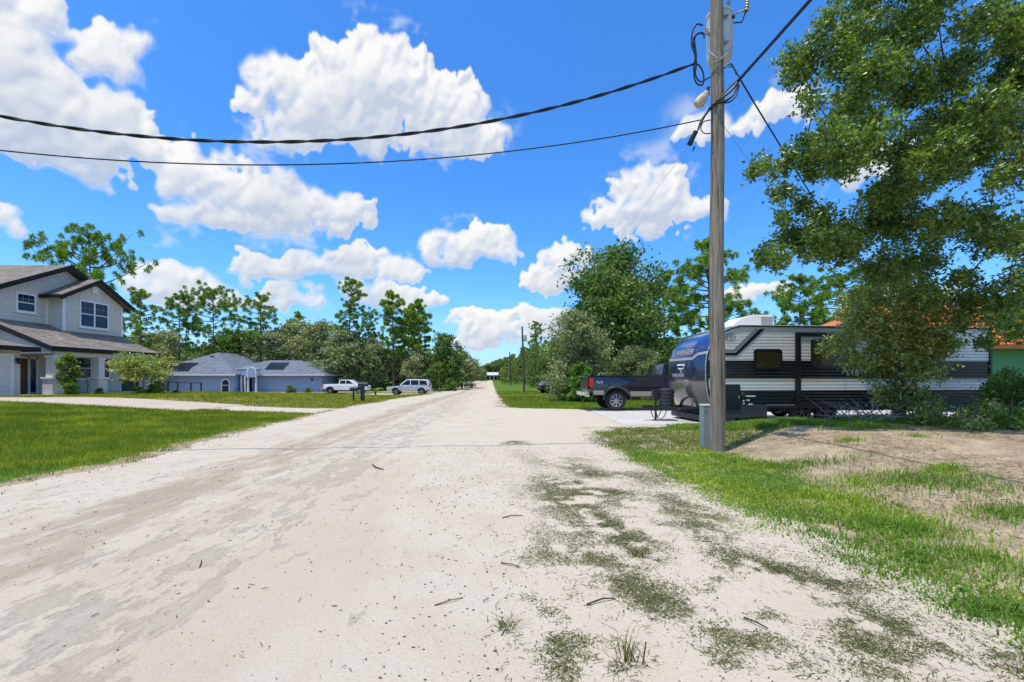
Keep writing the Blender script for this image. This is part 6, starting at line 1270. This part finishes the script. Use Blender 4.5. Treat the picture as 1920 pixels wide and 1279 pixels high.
    for (P, r) in (([(1344, 192), (1330, 204), (1316, 224), (1309, 243)], .022), ([(1333, 250), (1320, 250), (1314, 240), (1320, 228), (1334, 225)], .010), ([(1342, 196), (1326, 212), (1312, 236), (1306, 250)], .014)):
        MB().tube(flow([at8(a, b, 8.6 if a < 1332 else 8.42) for a, b in P]), r, 6).build('strand_lead', CABLE, t, smooth=True)
    p, q = at8(1305, 246, 8.62), at8(1292, 272, 8.70); MB().cyl(p, q, .045, .05, 10).build('splice_closure', CABLE, t, smooth=True); MB().cyl(at8(1302, 276, 8.7), at8(1299, 284, 8.7), .018, .008, 6).build('drip_tail', CABLE, t)
main_pole()
def wire(name, label, P0, P1, sag, r, mat=None, twist=0, n=40, group='overhead wires'):
    P0, P1 = Vector(P0), Vector(P1); path = []
    for k in range(n + 1): u = k / n; p = P0.lerp(P1, u); p.z -= sag * 4 * u * (1 - u); path.append(p)
    if not twist: return tag(MB().tube(path, r, 6).build(name, mat or CABLE), label, 'cable', group)
    mb = MB(); m = n * 6
    for s in range(2):
        Q = []
        for k in range(m + 1):
            u = k / m; p = P0.lerp(P1, u); p.z -= sag * 4 * u * (1 - u); a = u * twist * 2 * math.pi + s * math.pi; Q.append(p + Vector((0, math.cos(a) * r * .62, math.sin(a) * r * .62)))
        mb.tube(Q, r * .72, 5)
    return tag(mb.build(name, mat or CABLE, smooth=True), label, 'cable', group)
# service drops crossing the road to the left
A0, A1 = at(1300, 120, 8.62), at(-130, 190, 7.4); wire('service_cable', 'thick twisted black cable crossing the sky from pole to left', A0, A1, 1.03, .024, twist=13)
B0, B1 = at(1318, 224, 8.62), at(-160, 262, 7.5); wire('phone_cable', 'thinner dark cable sagging just below the twisted one', B0, B1, .62, .011)
# trunk line along the road, over our heads and on to the far poles
u = Vector((-TILT, 1, 0)); K0 = at(1384, 152, 8.30)
NE = Vector((PX + .18 + TILT * 30, PY - 30, K0.z - .1)); wire('trunk_cable', 'heavy black cable bundle running from pole up out of frame', Vector((K0.x, K0.y, K0.z)), NE, .35, .028, n=60)
FPX, FPY = (981 - 960) / F * 62, 62.0; FZ = gz1(FPX, FPY); FP2 = ((956.5 - 960) / F * 103, 103.0); FZ2 = gz1(*FP2)
wire('strand_wire', 'fine grey strand dropping from the pole toward the distant pole', at(1293, 272, 8.72), (FPX, FPY, FZ + 6.6), .95, .0035, STEEL, n=60)
wire('strand_wire', 'faint wire strung between the two distant poles', (FPX, FPY, FZ + 6.6), (FP2[0], FP2[1], FZ2 + 6.6), .5, .012, STEEL)
wire('service_cable', 'black cable sloping down from pole behind the oak to green house', at(1386, 146, 8.45), (17.5, 20.6, 4.3), .35, .014)
wire('strand_wire', 'thin short wire slanting right from the pole below the clamp', at(1357, 236, 8.5), (21.0, 27.0, 5.2), .2, .004, STEEL)
def far_pole(x, y, h, r, label, can=True):
    z = gz1(x, y); t = thing('utility_pole', label, 'power pole', (x, y, z), 0, 'distant poles along the road'); MB().tube([(x + .12, y, z - .3), (x, y, z + h * .5), (x - .14, y, z + h)], [r, r * .85, r * .7], 10).build('pole', M('dark_pole_wood', (0.09, 0.075, 0.06), 0.95, var=0.3), t, smooth=True)
    if can: c = MB().lathe([(0, h - 2.0), (.2, h - 2.0), (.22, h - 1.95), (.22, h - 1.2), (.15, h - 1.12), (0, h - 1.1)], (x + .25, y - .05, z), 'z', 14).build('transformer', CAN, t, smooth=True); MB().box(x - .05, x + .15, y - .04, y + .04, z + h - 1.7, z + h - 1.6).build('bracket', STEEL, c)
far_pole(FPX, FPY, 8.9, .16, 'dark distant power pole with small transformer right of the road'); far_pole(FP2[0], FP2[1], 7.6, .16, 'farthest thin power pole right of the road end', False)
def pedestal():
    x, y = (1322 - 960) / F * 9.0, 9.0; z = gz1(x, y); t = thing('utility_pedestal', 'grey-green utility box standing right behind the power pole foot', 'utility box', (x, y, z)); G = M('pedestal_green', (0.22, 0.27, 0.25), 0.5, var=0.08)
    MB().box(x - .07, x + .13, y - .09, y + .11, z - .1, z + .82).build('housing', G, t, bevel=.012, fix=True); MB().box(x - .078, x + .138, y - .098, y + .118, z + .822, z + .86).build('cap', M('pedestal_cap', (0.5, 0.53, 0.52), 0.5), t, bevel=.012, fix=True); MB().cyl((x - .03, y - .095, z + .74), (x - .03, y - .11, z + .74), .012, n=8).build('lock', BLACK, t)
pedestal()
